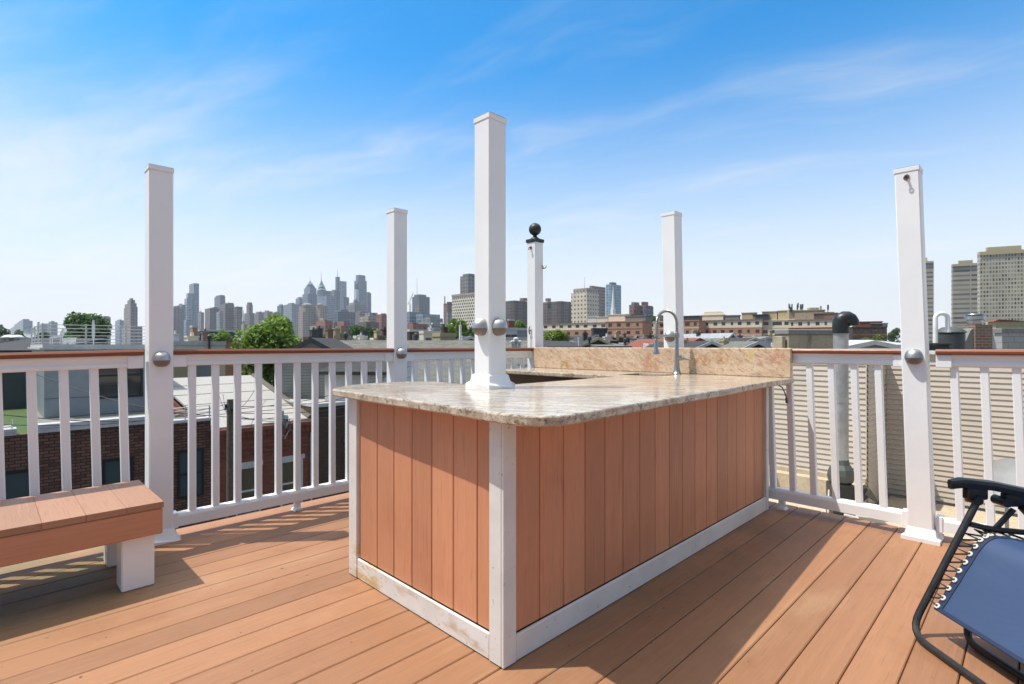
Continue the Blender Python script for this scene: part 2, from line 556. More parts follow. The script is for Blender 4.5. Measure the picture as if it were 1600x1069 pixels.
M['redtrim'] = plain('rust_edge', (.20, .07, .045), .8)
M['orange'] = plain('orange_awning', (.62, .14, .04), .7)
M['towerwhite'] = plain('white_steeple_paint', (.72, .72, .70), .5)
# ------------------------------------------------------------------ deck
DECK_R = R(45)
mb = MB()
v = -2.45
while v < 3.60:
    mb.box(-2.6, 3.93, v, v + .1355, -.028, 0, 0, .0035)
    v += .139
deck = mb.build('deck', M['deck'])
deck.rotation_euler = (0, 0, DECK_R)
tag(deck, 'warm tan composite deck boards laid diagonally to the view', 'deck', kind='structure')
mb = MB()
mb.box(-2.6, 3.93, -2.45, 3.60, -.22, -.036)
sub = mb.build('deck_framing', M['under'])
sub.rotation_euler = (0, 0, DECK_R)
tag(sub, 'dark framing under the deck boards', 'deck framing', kind='structure')
own = thing('host_house', 'brick house carrying the roof deck, seen only as the edge under the railings', 'house', uv(-2.4, -2.3, GZ), DECK_R)
mb = MB(); mb.box(0, 6.1, 0, 5.6, 0, -GZ - .235)
mb.build('wall', M['brick_brown'], own)

# ------------------------------------------------------------------ posts
HW = .058


def post_light(t, side, z, k=0.0):
    """half-dome lamp on one face: side '-x' or '-y'"""
    prof_up = [(.0, .060), (.018, .0575), (.034, .050), (.045, .038), (.051, .022), (.053, .004), (.053, .0)]
    prof_lo = [(.050, .0), (.049, -.012), (.043, -.026), (.032, -.036), (.016, -.041), (.0, -.042)]
    root = None
    for nm, prof, mat in (('lamp_dome', prof_up, 'nickel'), ('lamp_lens', prof_lo, 'lens')):
        mb = MB()
        vs, fs, n = [], [], 16
        for r, zz in prof:
            for i in range(n + 1):
                a = math.pi * i / n
                lx, ly = r * math.cos(a) * .82, -r * math.sin(a) * .95
                p = (lx, -HW + ly, z + zz * .88) if side == '-y' else (-HW + ly, -lx, z + zz * .88)
                vs.append((p[0], p[1] + k * z, p[2]))
        for i in range(len(prof) - 1):
            for j in range(n):
                a = i * (n + 1) + j
                fs.append((a, a + 1, a + n + 2, a + n + 1))
        if nm == 'lamp_lens':
            fs.append(tuple(range(n + 1)))
        else:
            fs.append(tuple(range((len(prof) - 1) * (n + 1), len(prof) * (n + 1))))
        mb.add(vs, fs, 0, True)
        o = mb.build(nm, M[mat], root or t)
        if root is None:
            root = o
    root.name = 'post_light'


def post(label, u, v, z0, top, k=0.0, lights=(), finial=False, hooks=()):
    t = thing('deck_post', label, 'post', uv(u, v, z0), DECK_R, 'white square posts of the roof deck')
    H = top - z0
    mb = MB()
    mb.box(-HW, HW, -HW, HW, .0, H - .03, 0, .006, (0, k))
    mb.build('shaft', M['vinyl'], t)
    mb = MB()
    mb.prism([(-.088, .0), (.088, .0), (.088, .022), (.072, .034), (.066, .062), (HW + .001, .07), (-HW - .001, .07), (-.066, .062), (-.072, .034), (-.088, .022)], 'y', -.088, .088)
    for vv in range(len(mb.v)):
        p = mb.v[vv]
        w = next(w for (z, w) in ((.0221, .088), (.0341, .072), (.0621, .066), (.08, HW + .001)) if p.z <= z)
        mb.v[vv] = Vector((p.x, math.copysign(w, p.y), p.z))
    mb.build('base_skirt', M['vinyl'], t)
    mb = MB()
    if finial:
        mb.box(-.066, .066, -.066, .066, H - .03, H + .002, 0, .004, (0, k))
        mb.lathe([(.05, H + .002), (.045, H + .012), (.022, H + .028), (.018, H + .04), (.03, H + .05)], 16, (0, k * H, 0))
        c = H + .103
        mb.lathe([(max(.001, .062 * math.sin(math.pi * i / 12)), c - .062 * math.cos(math.pi * i / 12)) for i in range(13)], 20, (0, k * H, 0))
        mb.build('ball_finial', M['verdigris'], t)
    else:
        mb.box(-.061, .061, -.061, .061, H - .033, H - .004, 0, .004, (0, k))
        q = [(-.060, -.060 + k * H, H - .004), (.060, -.060 + k * H, H - .004), (.060, .060 + k * H, H - .004), (-.060, .060 + k * H, H - .004), (0, k * H, H + .006)]
        mb.add(q, [(0, 1, 4), (1, 2, 4), (2, 3, 4), (3, 0, 4)])
        mb.build('post_cap', M['vinyl'], t)
    for side, z in lights:
        post_light(t, side, z - z0, k)
    for kind, side, z in hooks:
        mb = MB()
        zz = z - z0
        kx = k * zz
        if kind == 'eye':
            c = Vector((-HW, kx, zz))
            mb.tube([c + Vector(p) for p in ((.0, 0, 0), (-.016, 0, 0), (-.022, 0, -.004))], .006, 6)
            mb.tube([c + Vector((-.026, .010 * math.cos(a), -.012 + .012 * math.sin(a))) for a in [i * .52 for i in range(13)]], .0028, 6)
            mb.lathe([(.013, 0), (.013, .006)], 10, c, 0, mat=Matrix.Rotation(R(-90), 4, 'Y'))
        elif kind == 'cup':
            c = Vector((HW * .7, -HW + kx, zz))
            mb.tube([c, c + Vector((0, -.03, -.004)), c + Vector((.004, -.045, .006)), c + Vector((.006, -.05, .024))], .0042, 6)
            mb.tube([c + Vector((-.004, 0, .03)), c + Vector((-.004, -.012, .02)), c + Vector((0, -.02, -.004))], .004, 6)
        else:                                   # cleat with a short cord
            c = Vector((-HW, kx + .01, zz))
            mb.tube([c + Vector((-.012, -.004, .04)), c + Vector((-.022, 0, .012)), c + Vector((-.022, 0, -.012)), c + Vector((-.012, .004, -.04))], [.004, .006, .006, .004], 6)
            mb.tube([c, c + Vector((-.02, 0, 0))], .006, 6)
            mb.tube([c + Vector((-.014, 0, -.01)), c + Vector((-.008, -.012, -.10)), c + Vector((-.006, -.01, -.2))], .0022, 5)
        mb.build('hook', M['iron'], t)
    return t


KR = .031
post('white deck post behind the end of the wooden bench', .70, 3.52, 0, 2.105, 0, [('-y', 1.018)])
post('white deck post midway along the left railing, behind the rounded counter end', 2.26, 3.52, 0, 2.15, 0, [('-y', 1.035)])
post('white corner post topped with a dark bronze ball finial', 3.85, 3.52, 0, 2.145, .004, [], True, [('eye', '-x', 2.06), ('cup', '-y', 1.86), ('cleat', '-x', 1.25)])
post('white deck post rising behind the granite backsplash by the faucet', 3.83, 2.01, 0, 2.145, .02, [('-x', 1.165)])
post('white deck post with an eye hook under its cap, beside the lounge chair', 3.79, .475, 0, 2.125, KR, [('-x', 1.03)], False, [('eye', '-x', 2.065)])
post('tallest white post standing on the granite counter with two dome lights', 1.80, 1.955, .888, 2.245, 0, [('-x', 1.185), ('-y', 1.185)])


# ------------------------------------------------------------------ railings
def railing(label, P, ang, L, balusters, k=0.0, feet=(), name='railing'):
    """local x runs along the rail, local y outward/inward across it"""
    t = thing(name, label, 'railing', P, ang, 'white railings with mahogany caps round the deck')
    o = [(-.05, 1.050), (.05, 1.050), (.056, 1.056), (.056, 1.068), (.046, 1.079), (-.046, 1.079), (-.056, 1.068), (-.056, 1.056)]
    mb = MB(); mb.prism(o, 'x', 0, L); mb.build('hand_rail_cap', M['cap'], t)
    mb = MB()
    mb.prism([(-.026, .984), (.026, .984), (.032, .990), (.032, 1.004), (.027, 1.012), (.027, 1.030), (.036, 1.038), (.036, 1.049), (-.036, 1.049), (-.036, 1.038), (-.027, 1.030), (-.027, 1.012), (-.032, 1.004), (-.032, .990)], 'x', 0, L)
    for a in (0, L - .07):
        mb.box(a, a + .07, -.041, .041, .978, 1.0485, 0, .003)
    mb.build('top_rail', M['vinyl'], t)
    mb = MB()
    mb.prism([(-.026, .062), (.026, .062), (.026, .118), (.020, .134), (.012, .139), (-.012, .139), (-.020, .134), (-.026, .118)], 'x', 0, L)
    for a in (0, L - .03):
        mb.box(a, a + .03, -.032, .032, .056, .144, 0, .003)
    mb.build('bottom_rail', M['vinyl'], t)
    proto = None
    for x in balusters:
        if proto is None:
            mb = MB(); mb.box(-.0185, .0185, -.0185, .0185, .132, .988, 0, .004, (k, 0))
            proto = b = mb.build('baluster', M['vinyl'], t)
        else:
            b = proto.copy(); COL.objects.link(b); b.parent = t
        b.location = (x, 0, 0)
    for x in feet:
        mb = MB(); mb.box(x - .018, x + .018, -.018, .018, .012, .066, 0, .002)
        mb.prism([(-.03, 0), (.03, 0), (.019, .014), (-.019, .014)], 'y', -.03, .03)
        for i in range(len(mb.v) - 8, len(mb.v)):
            mb.v[i].x += x
        mb.build('rail_foot', M['vinyl'], t)
    return t


LA = R(45)
V_L, U_R = 3.52, 3.80
railing('white railing section running behind the wooden bench', uv(-.82, V_L), LA, 1.462, [-.18 + .122 * i + .82 for i in range(-4, 7)], 0, (.35,)).rotation_euler[1] = -.022
bpy.data.objects['railing'].location.z = -.034
railing('white railing section between the bench and the rounded counter end', uv(.758, V_L), LA, 1.444, [.1055 + .124 * i for i in range(11)], 0, (.725,))
railing('white railing section seen left of the corner post, behind the granite counter', uv(2.318, V_L), LA, 1.474, [.105 + .124 * i for i in range(11)], 0, (.73,))
RA = R(135)
railing('white railing section mostly hidden behind the granite backsplash', uv(U_R + .03, 2.07), RA, 1.39, [.1 + .124 * i for i in range(11)], .012, (.7,))
railing('white railing section between the granite counter and the post with the eye hook', uv(U_R, .538), RA, 1.41, [.118 + .1245 * i for i in range(11)], KR, (.69,))
railing('white railing section behind the blue lounge chair', uv(U_R, -1.03), RA, 1.442, [1.335 - .1245 * i for i in range(11)], KR, (.70,))

# ------------------------------------------------------------------ bench
bench = thing('bench', 'low wooden bench on white legs in front of the left railing', 'bench', uv(.585, 2.85, 0), DECK_R)
mb = MB()
x = 0.0
while x > -1.75:
    mb.box(x - .1393, x, -.001, .55, .355, .384, 0, .0012)
    x -= .14
mb.build('seat', M['bench'], bench)
mb = MB()
mb.box(-1.75, -.004, 0, .026, .238, .353, 0, .004)
mb.box(-.03, -.004, .028, .545, .238, .353, 0, .004)
mb.box(-1.75, -.004, .52, .546, .238, .353, 0, .004)
mb.build('apron', M['fascia'], bench)
proto = None
for x, y in ((-.092, .092), (-.092, .47), (-1.5, .092), (-1.5, .47)):
    if proto is None:
        mb = MB(); mb.box(-.062, .062, -.062, .062, .001, .353, 0, .005)
        b = proto = mb.build('leg', M['vinyl'], bench)
    else:
        b = proto.copy(); COL.objects.link(b); b.parent = bench
    b.location = (x, y, 0)

# ------------------------------------------------------------------ bar
bar = thing('outdoor_bar', 'wood clad outdoor bar with white corner trim and cream granite counter', 'outdoor bar', uv(BU, BV, 0), DECK_R)
ZT, TH = .888, .034


def arc(c, r, a0, a1, n=8):
    return [(c[0] + r * math.cos(R(a0 + (a1 - a0) * i / n)), c[1] + r * math.sin(R(a0 + (a1 - a0) * i / n))) for i in range(n + 1)]


def offset(poly, d):
    """shrink a CCW outline by d"""
    n, res = len(poly), []
    for i in range(n):
        p0, p1, p2 = Vector(poly[i - 1]), Vector(poly[i]), Vector(poly[(i + 1) % n])
        e1, e2 = (p1 - p0).normalized(), (p2 - p1).normalized()
        n1, n2 = Vector((-e1.y, e1.x)), Vector((-e2.y, e2.x))
        m = (n1 + n2)
        m = m / max(.3, m.length_squared / 2)
        res.append(tuple(p1 + m * d))
    return res


outl = [(1.30, 1.022), (3.20, 1.125), (3.765, 1.142), (3.765, 3.44), (3.22, 3.44), (3.13, 2.06)]
outl += [(2.03, 2.035)] + [(1.90, 2.06)] + [(1.885, 2.16), (1.875, 2.34)] + arc((1.70, 2.46), .185, 10, 95, 8) + [(1.52, 2.665), (1.40, 2.622), (1.28, 2.53), (1.225, 2.49), (1.196, 2.43)]
outl += [(1.180, 2.07), (1.172, 1.78), (1.163, 1.50), (1.150, 1.33), (1.142, 1.24), (1.143, 1.16), (1.157, 1.095), (1.19, 1.052), (1.24, 1.028)]
outl = [(a - BU, b - BV) for a, b in outl]
hole = [(3.27, 1.86), (3.27, 2.18), (3.56, 2.18), (3.56, 1.86)]           # sink cut-out
hole = [(a - BU, b - BV) for a, b in hole]
inner = offset(outl, .006)
n = len(outl)
mb = MB()
rings = [(inner, ZT - TH), (outl, ZT - TH + .006), (outl, ZT - .006), (offset(outl, .002), ZT - .002), (inner, ZT)]
for (o1, z1), (o2, z2) in zip(rings, rings[1:]):
    vs = [(*p, z1) for p in o1] + [(*p, z2) for p in o2]
    mb.add(vs, [(i, (i + 1) % n, n + (i + 1) % n, n + i) for i in range(n)])
for z in (ZT, ZT - TH):
    pts = [Vector((*p, z)) for p in inner] + [Vector((*p, z)) for p in hole]
    tris = tessellate_polygon([[Vector((*p, 0)) for p in inner], [Vector((*p, 0)) for p in hole]])
    mb.add(pts, [tuple(t) for t in tris])
mb.add([(*p, z) for z in (ZT - TH, ZT) for p in hole], [(i, (i + 1) % 4, 4 + (i + 1) % 4, 4 + i) for i in range(4)])
o = mb.build('countertop', M['granite'], bar, normals=False)
bm = bmesh.new(); bm.from_mesh(o.data)
bmesh.ops.remove_doubles(bm, verts=bm.verts, dist=1e-5)
bmesh.ops.recalc_face_normals(bm, faces=bm.faces)
bm.to_mesh(o.data); bm.free()
mb = MB()
mb.box(3.722 - BU, 3.760 - BU, 1.150 - BV, 3.43 - BV, ZT + .001, 1.083, 0, .004)
mb.build('backsplash', M['splash'], bar)
hx0, hy0 = hole[0]
hx1, hy1 = hole[2]
mb = MB()
for a in (( hx0 - .012, hx0 + .004, hy0, hy1), (hx1 - .004, hx1 + .012, hy0, hy1), (hx0, hx1, hy0 - .012, hy0 + .004), (hx0, hx1, hy1 - .004, hy1 + .012)):
    mb.box(*a, ZT - .20, ZT - TH - .001)
mb.box(hx0 - .012, hx1 + .012, hy0 - .012, hy1 + .012, ZT - .21, ZT - .2005)
mb.build('sink', M['sinksteel'], bar)
# carcass
zc = ZT - TH - .002
mb = MB()
mb.box(.024, .50, .024, 1.03, .01, zc)
mb.box(.503, 1.98, .024, .60, .01, zc)
mb.box(1.983, 2.52, .024, .54, .01, zc)
mb.box(2.02, 2.50, .92, 2.10, .01, zc)
mb.box(2.02, 2.50, .543, .917, .01, zc - .2)
mb.build('cabinet', M['inner'], bar)
# cladding boards: end (-u face) and long front (-v face)
mb = MB()
y = .100
ys = [.064, .142, .279, .416, .553, .690, .827, .985]
for a, b in zip(ys, ys[1:]):
    mb.box(.004, .022, a + .0018, b - .0018, .095, zc, 0, .003)
mb.build('end_cladding', M['barwood'], bar)
mb = MB()
x = .052
while x < 2.40:
    b = min(x + .137, 2.415)
    mb.box(x + .0018, b - .0018, .004, .022, .095, zc, 0, .003)
    x += .137
mb.build('front_cladding', M['barwood'], bar)
for nm, a in (('corner_trim', (-.012, .0, .0005, .062)), ('corner_trim', (-.012, .050, -.012, -.0005)), ('corner_trim', (-.012, .024, .987, 1.060)), ('corner_trim', (2.417, 2.46, -.012, .022))):
    mb = MB(); mb.box(*a, .004, zc, 0, .002); mb.build(nm, M['trim'], bar)
for nm, a in (('base_trim', (-.009, .003, .064, .985)), ('base_trim', (.052, 2.415, -.009, .003))):
    mb = MB(); mb.box(*a, .003, .094, 0, .003); mb.build(nm, M['trim'], bar)
mb = MB()
c = Vector((2.44, -.05, zc - .002))
mb.tube([c + Vector(p) for p in ((-.12, .0, .0), (-.03, -.03, -.006), (.02, -.045, -.025), (.05, -.055, -.07), (.055, -.06, -.10))], .004, 6)
mb.tube([c + Vector((.055, -.06, -.098)), c + Vector((.057, -.062, -.13))], .008, 6)
mb.build('loose_cable', M['cable'], bar)

# faucet
fau = thing('faucet', 'chrome pull down faucet with a tall coiled spout over the counter sink', 'faucet', uv(3.635, 1.905, ZT), DECK_R)
D = Vector((-.887, .462, 0))
mb = MB()
mb.lathe([(.034, 0), (.034, .006), (.027, .014), (.019, .05), (.0165, .10), (.0165, .15), (.0145, .16), (.0145, .305), (.011, .31)], 18)
body = mb.build('faucet_body', M['chrome'], fau)
mb = MB()
c = Vector((0, 0, .30))
pts = [c, c + Vector((0, 0, .04))]
for i in range(15):
    a = math.pi * i / 14
    pts.append(Vector((0, 0, .375)) + D * (.086 - .086 * math.cos(a)) + Vector((0, 0, .092 * math.sin(a))))
pts += [D * .174 + Vector((0, 0, .30)), D * .176 + Vector((0, 0, .25))]
fine = []
for a, b in zip(pts, pts[1:]):
    k = max(1, int((b - a).length / .0022))
    fine += [a.lerp(b, i / k) for i in range(k)]
mb.tube(fine, [.0105 + .0016 * math.sin(i * math.pi * .8) for i in range(len(fine))], 10)
mb.build('coiled_spout', M['hose'], fau)
mb = MB()
e = D * .177
mb.lathe([(.011, .26), (.0155, .25), (.0155, .19), (.019, .175), (.024, .165), (.024, .148), (.012, .146)], 16, e)
mb.build('spray_head', M['chrome'], fau)
mb = MB()
mb.tube([Vector((0, 0, .285)), D * .16 + Vector((0, 0, .285))], .006, 8)
mb.lathe([(.0185, .276), (.0185, .294)], 14, D * .174)
mb.lathe([(.0195, .27), (.0195, .30)], 14)
mb.build('docking_arm', M['chrome'], fau)
mb = MB()
W = Vector((.35, -.94, 0)).normalized()
mb.tube([Vector((0, 0, .115)), W * .045 + Vector((0, 0, .118))], [.017, .015], 12)
mb.tube([W * .045 + Vector((0, 0, .118)), W * .10 + Vector((0, 0, .108))], [.009, .006], 10)
mb.tube([W * .035 + Vector((0, 0, .12)), W * .03 + Vector((-.03, 0, .14))], [.008, .006], 10)
mb.build('lever', M['chrome'], fau)

# covered grill inside the bar
gr = thing('grill', 'low stainless grill with a dark lid inside the bar opening', 'grill', uv(2.30, 2.55, 0), DECK_R)
mb = MB(); mb.box(-.28, .62, -.02, .50, .02, .70, 0, .01); mb.build('cart', M['charcoal'], gr)
mb = MB(); mb.prism([(-.02, .702), (.5, .702), (.5, .75), (.42, .80), (.1, .80), (.02, .77), (-.02, .73)], 'x', -.26, .60); mb.build('lid', M['steel'], gr)
mb = MB(); mb.tube([(-.2, -.06, .73), (.54, -.06, .73)], .012, 10); mb.tube([(-.2, -.06, .73), (-.2, -.01, .73)], .008); mb.tube([(.54, -.06, .73), (.54, -.01, .73)], .008)
mb.build('handle', M['black'], gr)

# ------------------------------------------------------------------ lounge chair
ch = thing('lounge_chair', 'folding lounge chair with blue mesh sling laced to a black tube frame', 'lounge chair', (1.76, 1.72, 0))
X0 = 1.86
ZF, ZN = .28, -.28            # far and near side, local y


def fillet(pts, r, n=6):
    res = [Vector(pts[0])]
    for a, b, c in zip(pts, pts[1:], pts[2:]):
        a, b, c = Vector(a), Vector(b), Vector(c)
        d1, d2 = (a - b), (c - b)
        q = min(r, d1.length * .45, d2.length * .45)
        p1, p2 = b + d1.normalized() * q, b + d2.normalized() * q
        for i in range(n + 1):
            t = i / n
            res.append(p1 * (1 - t) ** 2 + b * 2 * t * (1 - t) + p2 * t * t)
    res.append(Vector(pts[-1]))
    return res


TR = .0125
# outer frame: arm -> foot bar on the deck -> arm
mb = MB()
mb.tube(fillet([(.0, ZF, .506), (-.255, ZF, .014), (-.255, ZN, .014), (.0, ZN, .506)], .085), TR, 10)
mb.build('front_frame', M['black'], ch)
# inner stand: cross bar on the deck, legs up to the rear of the arms
mb = MB()
mb.tube(fillet([(.34, ZF - .035, .40), (.03, ZF - .035, .22), (-.088, ZF - .035, .014), (-.088, ZN + .035, .014), (.03, ZN + .035, .22), (.34, ZN + .035, .40)], .075), TR, 10)
mb.build('inner_frame', M['black'], ch)
mb = MB()
mb.tube(fillet([(.17, ZF, .487), (.62, ZF, .014), (.62, ZN, .014), (.17, ZN, .487)], .09), TR, 10)
mb.tube(fillet([(.15, ZF + .012, .475), (.065, ZF + .012, .385), (.04, ZF + .012, .34)], .03), .010, 8)
mb.tube(fillet([(.15, ZN - .012, .475), (.065, ZN - .012, .385), (.04, ZN - .012, .34)], .03), .010, 8)
mb.build('rear_frame', M['black'], ch)
# sling rail (side rails of seat and back)
mb = MB()
for y in (ZF, ZN):
    mb.tube(fillet([(-.03, y, .425), (.05, y, .405), (.50, y, .36), (.82, y, .96)], .06), .011, 8)
mb.tube([(.82, ZN, .96), (.82, ZF, .96)], .011, 8)
mb.build('side_rail', M['black'], ch)


def sling_pt(s, w):
    """s along the sling from foot end, w -1..1 across"""
    path = [Vector((-.178, 0, .112)), Vector((-.122, 0, .20)), Vector((-.064, 0, .295)), Vector((-.008, 0, .372)), Vector((.06, 0, .388)), Vector((.25, 0, .35)), Vector((.47, 0, .345)), Vector((.56, 0, .46)), Vector((.78, 0, .90))]
    f = s * (len(path) - 1)
    i = min(int(f), len(path) - 2)
    t = f - i
    p0, p1, p2, p3 = path[max(0, i - 1)], path[i], path[i + 1], path[min(len(path) - 1, i + 2)]
    p = .5 * ((2 * p1) + (p2 - p0) * t + (2 * p0 - 5 * p1 + 4 * p2 - p3) * t * t + (3 * p1 - p0 - 3 * p2 + p3) * t ** 3)
    sag = .014 * (1 - w * w) * math.sin(math.pi * min(1, s * 1.3))
    wig = .0016 * math.sin(s * 70) * abs(w) ** 6
    return p + Vector((sag * .8, w * (.258 + wig), -sag))


NS, NW = 64, 16
mb = MB()
vs = [sling_pt(i / NS, -1 + 2 * j / NW) for i in range(NS + 1) for j in range(NW + 1)]
fs, mats = [], []
for i in range(NS):
    for j in range(NW):
        fs.append((i * (NW + 1) + j, i * (NW + 1) + j + 1, (i + 1) * (NW + 1) + j + 1, (i + 1) * (NW + 1) + j))
mb.add(vs, fs, 0, True)
o = mb.build('sling', M['sling'], ch)
sm = o.modifiers.new('thick', 'SOLIDIFY'); sm.thickness = .0025
mb = MB()
for w in (-.93, .93):
    for i in range(NS):
        a, b = i / NS, (i + 1) / NS
        N_ = Vector((-.0035, 0, .0045))
        q = [sling_pt(a, w - .05) + N_, sling_pt(a, w + .05) + N_, sling_pt(b, w + .05) + N_, sling_pt(b, w - .05) + N_]
        mb.add(q, [(0, 1, 2, 3)], 0, True)
for i in range(NW):
    a, b = -1 + 2 * i / NW, -1 + 2 * (i + 1) / NW
    N_ = Vector((-.0035, 0, .0045))
    mb.add([sling_pt(.002, a) + N_, sling_pt(.002, b) + N_, sling_pt(.025, b) + N_, sling_pt(.025, a) + N_], [(0, 1, 2, 3)], 0, True)
hem = mb.build('hem', M['hem'], o)
gp = None
lace = {1: [], -1: []}
for w in (1, -1):
    for i in range(34):
        s = .025 + i * .043
        if s > .98: break
        p = sling_pt(s, w * .955) + Vector((-.004, 0, .0055))
        d = (sling_pt(min(1, s + .01), 0) - sling_pt(max(0, s - .01), 0)).normalized()
        nrm = Vector((-d.z, 0, d.x))
        if gp is None:
            mb = MB(); mb.lathe([(.0105, 0), (.0105, .003), (.0085, .0045), (.005, .0045), (.005, .001)], 12)
            g_ = gp = mb.build('grommet', M['grommet'], o)
        else:
            g_ = gp.copy(); COL.objects.link(g_); g_.parent = o
        g_.location = p
        g_.rotation_euler = nrm.to_track_quat('Z', 'Y').to_euler()
        # where the bungee wraps the rail
        if s < .37:
            t = (p.z - .014) / .492
            r = Vector((-.255 + .255 * t, w * .28, p.z + .0))
            r.x = max(r.x, -.225)
        else:
            r = p + Vector((0, w * .05, .005))
        lace[w].append((p, r))
for w in (1, -1):
    mb = MB()
    L_ = lace[w]
    for (p, r), (p2, r2) in zip(L_, L_[1:]):
        m = (r + r2) / 2 + Vector((0, w * .008, 0))
        mb.tube([p, m, p2], .0042, 5)
    mb.build('bungee_lacing', M['cord'], ch)
for y in (ZF + .012, ZN - .012):
    mb = MB()
    pts, hw = [(-.092, .580), (-.045, .588), (.06, .577), (.20, .548), (.34, .512), (.44, .495)], [.012, .026, .032, .034, .032, .02]
    vs, fs = [], []
    for (x, z), h in zip(pts, hw):
        for dy, dz in ((-h, -.006), (-h * .8, .006), (0, .010), (h * .8, .006), (h, -.006), (h * .6, -.026), (-h * .6, -.026)):
            vs.append((x, y + dy, z + dz))
    for i in range(len(pts) - 1):
        for k in range(7):
            fs.append((i * 7 + k, i * 7 + (k + 1) % 7, (i + 1) * 7 + (k + 1) % 7, (i + 1) * 7 + k))
    fs += [tuple(range(6, -1, -1)), tuple(range(35, 42))]
    mb.add(vs, fs, 0, True)
    mb.box(-.035, .045, y - .016, y + .016, .514, .564, 0, .006)
    mb.box(.11, .22, y - .016, y + .016, .488, .54, 0, .006)
    mb.lathe([(.017, -.024), (.017, .024)], 12, (.0, y, .514), 0, mat=Matrix.Rotation(R(90), 4, 'X'))
    mb.lathe([(.018, -.028), (.018, .028)], 12, (.105, y, .508), 0, mat=Matrix.Rotation(R(90), 4, 'X'))
    mb.build('armrest', M['blackplastic'], ch, sharp=50)
# ------------------------------------------------------------------ helpers for buildings
def pbox(mb, x0, xc, x1, y1, dist, yaw=45, y0=None, depth=None, z0=None, mi=0, z1=None, ret=False):
    """box whose near corner stands at picture column xc, dist metres ahead, turned by yaw; its fronts end at columns x0 and x1"""
    cx, cz = xat(xc, dist), dist
    e1 = Vector((math.cos(R(yaw)), math.sin(R(yaw)), 0))
    e2 = Vector((-e1.y, e1.x, 0))
    r1, r0 = (x1 - 800) / F, (x0 - 800) / F
    den = e1.x - r1 * e1.y
    l1 = (r1 * cz - cx) / den if abs(den) > 1e-3 else 20
    l2 = (r0 * cz - cx) / (e2.x - r0 * e2.y) if xc - x0 > .2 else 0
    if depth: l2 = depth
    if l2 <= 0: l2 = max(4, l1 * .8)
    if l1 <= 0: l1 = max(4, l2 * .8)
    zt = hat(y1, dist) if z1 is None else z1
    zb = z0 if z0 is not None else (GZ if y0 is None else hat(y0, dist))
    m = Matrix.Translation(Vector((cx, cz, 0))) @ Matrix.Rotation(R(yaw), 4, 'Z')
    if ret:
        return m, l1, l2, zb, zt
    o = len(mb.v)
    x = MB(m); x.box(0, l1, 0, l2, zb, zt, mi)
    mb.v += x.v
    mb.f += [[i + o for i in f] for f in x.f]; mb.m += x.m; mb.s += x.s
    return m, l1, l2, zb, zt


def bthing(name, label, cat, xc, dist, yaw=45, group=None, z=GZ):
    return thing(name, label, cat, (xat(xc, dist), dist, z), R(yaw), group)


_wc = {}


def window(parent, x, z, w, h, front='y', at=0.0, frame='frame_white', glass='glass', sub=False, sill=None, t=.05, bars=1, proud=.04):
    """front 'y': wall at local y = at facing -y ; 'x': wall at local x = at facing -x"""
    key = (round(w, 3), round(h, 3), front, frame, glass, sub, sill, bars)
    if key not in _wc:
        def bx(mb, a0, a1, d0, d1, z0, z1, mi=0):
            if front == 'y': mb.box(a0, a1, -d1, -d0, z0, z1, mi)
            else: mb.box(-d1, -d0, a0, a1, z0, z1, mi)
        f = MB()
        bx(f, -w / 2, -w / 2 + t, 0, proud, 0, h); bx(f, w / 2 - t, w / 2, 0, proud, 0, h)
        bx(f, -w / 2 + t, w / 2 - t, 0, proud, 0, t); bx(f, -w / 2 + t, w / 2 - t, 0, proud, h - t, h)
        for b in range(bars):
            zz = h * (b + 1) / (bars + 1)
            bx(f, -w / 2 + t, w / 2 - t, 0, proud - .006, zz - t / 2, zz + t / 2)
        if sill:
            bx(f, -w / 2 - .08, w / 2 + .08, 0, proud + .05, -.1, -.002, 2 if not sub else 1)
            bx(f, -w / 2 - .08, w / 2 + .08, 0, proud + .02, h + .002, h + .18, 2 if not sub else 1)
        g = MB()
        bx(g, -w / 2 + t * .5, w / 2 - t * .5, .0, .012, t * .5, h - t * .5, 0 if sub else 1)
        if not sub:
            o = len(f.v); f.v += g.v; f.f += [[i + o for i in q] for q in g.f]; f.m += g.m; f.s += g.s
            mats = [M[frame], M[glass]] + ([M[sill]] if sill else [])
            _wc[key] = (f, mats, None, None)
        else:
            _wc[key] = (f, [M[frame]] + ([M[sill]] if sill else []), g, M[glass])
    f, mats, g, gm = _wc[key]
    if isinstance(f, MB):
        o = f.build('window', mats, parent)
        c = g.build('pane', gm, o) if g else None
        _wc[key] = (o, mats, c, gm)
    else:
        o = f.copy(); COL.objects.link(o); o.parent = parent
        if g:
            c = g.copy(); COL.objects.link(c); c.parent = o
    o.location = (x, at, z) if front == 'y' else (at, x, z)
    return o


# ------------------------------------------------------------------ beige sided neighbour (right)
NR = R(-45)
nb = thing('sided_house', 'neighbouring house with beige clapboard siding behind the right railing', 'house', uv(11.2, 0, GZ), NR)


def nl(u, v):                      # deck axes -> the house's local x, y
    return (-v, u - 11.2)


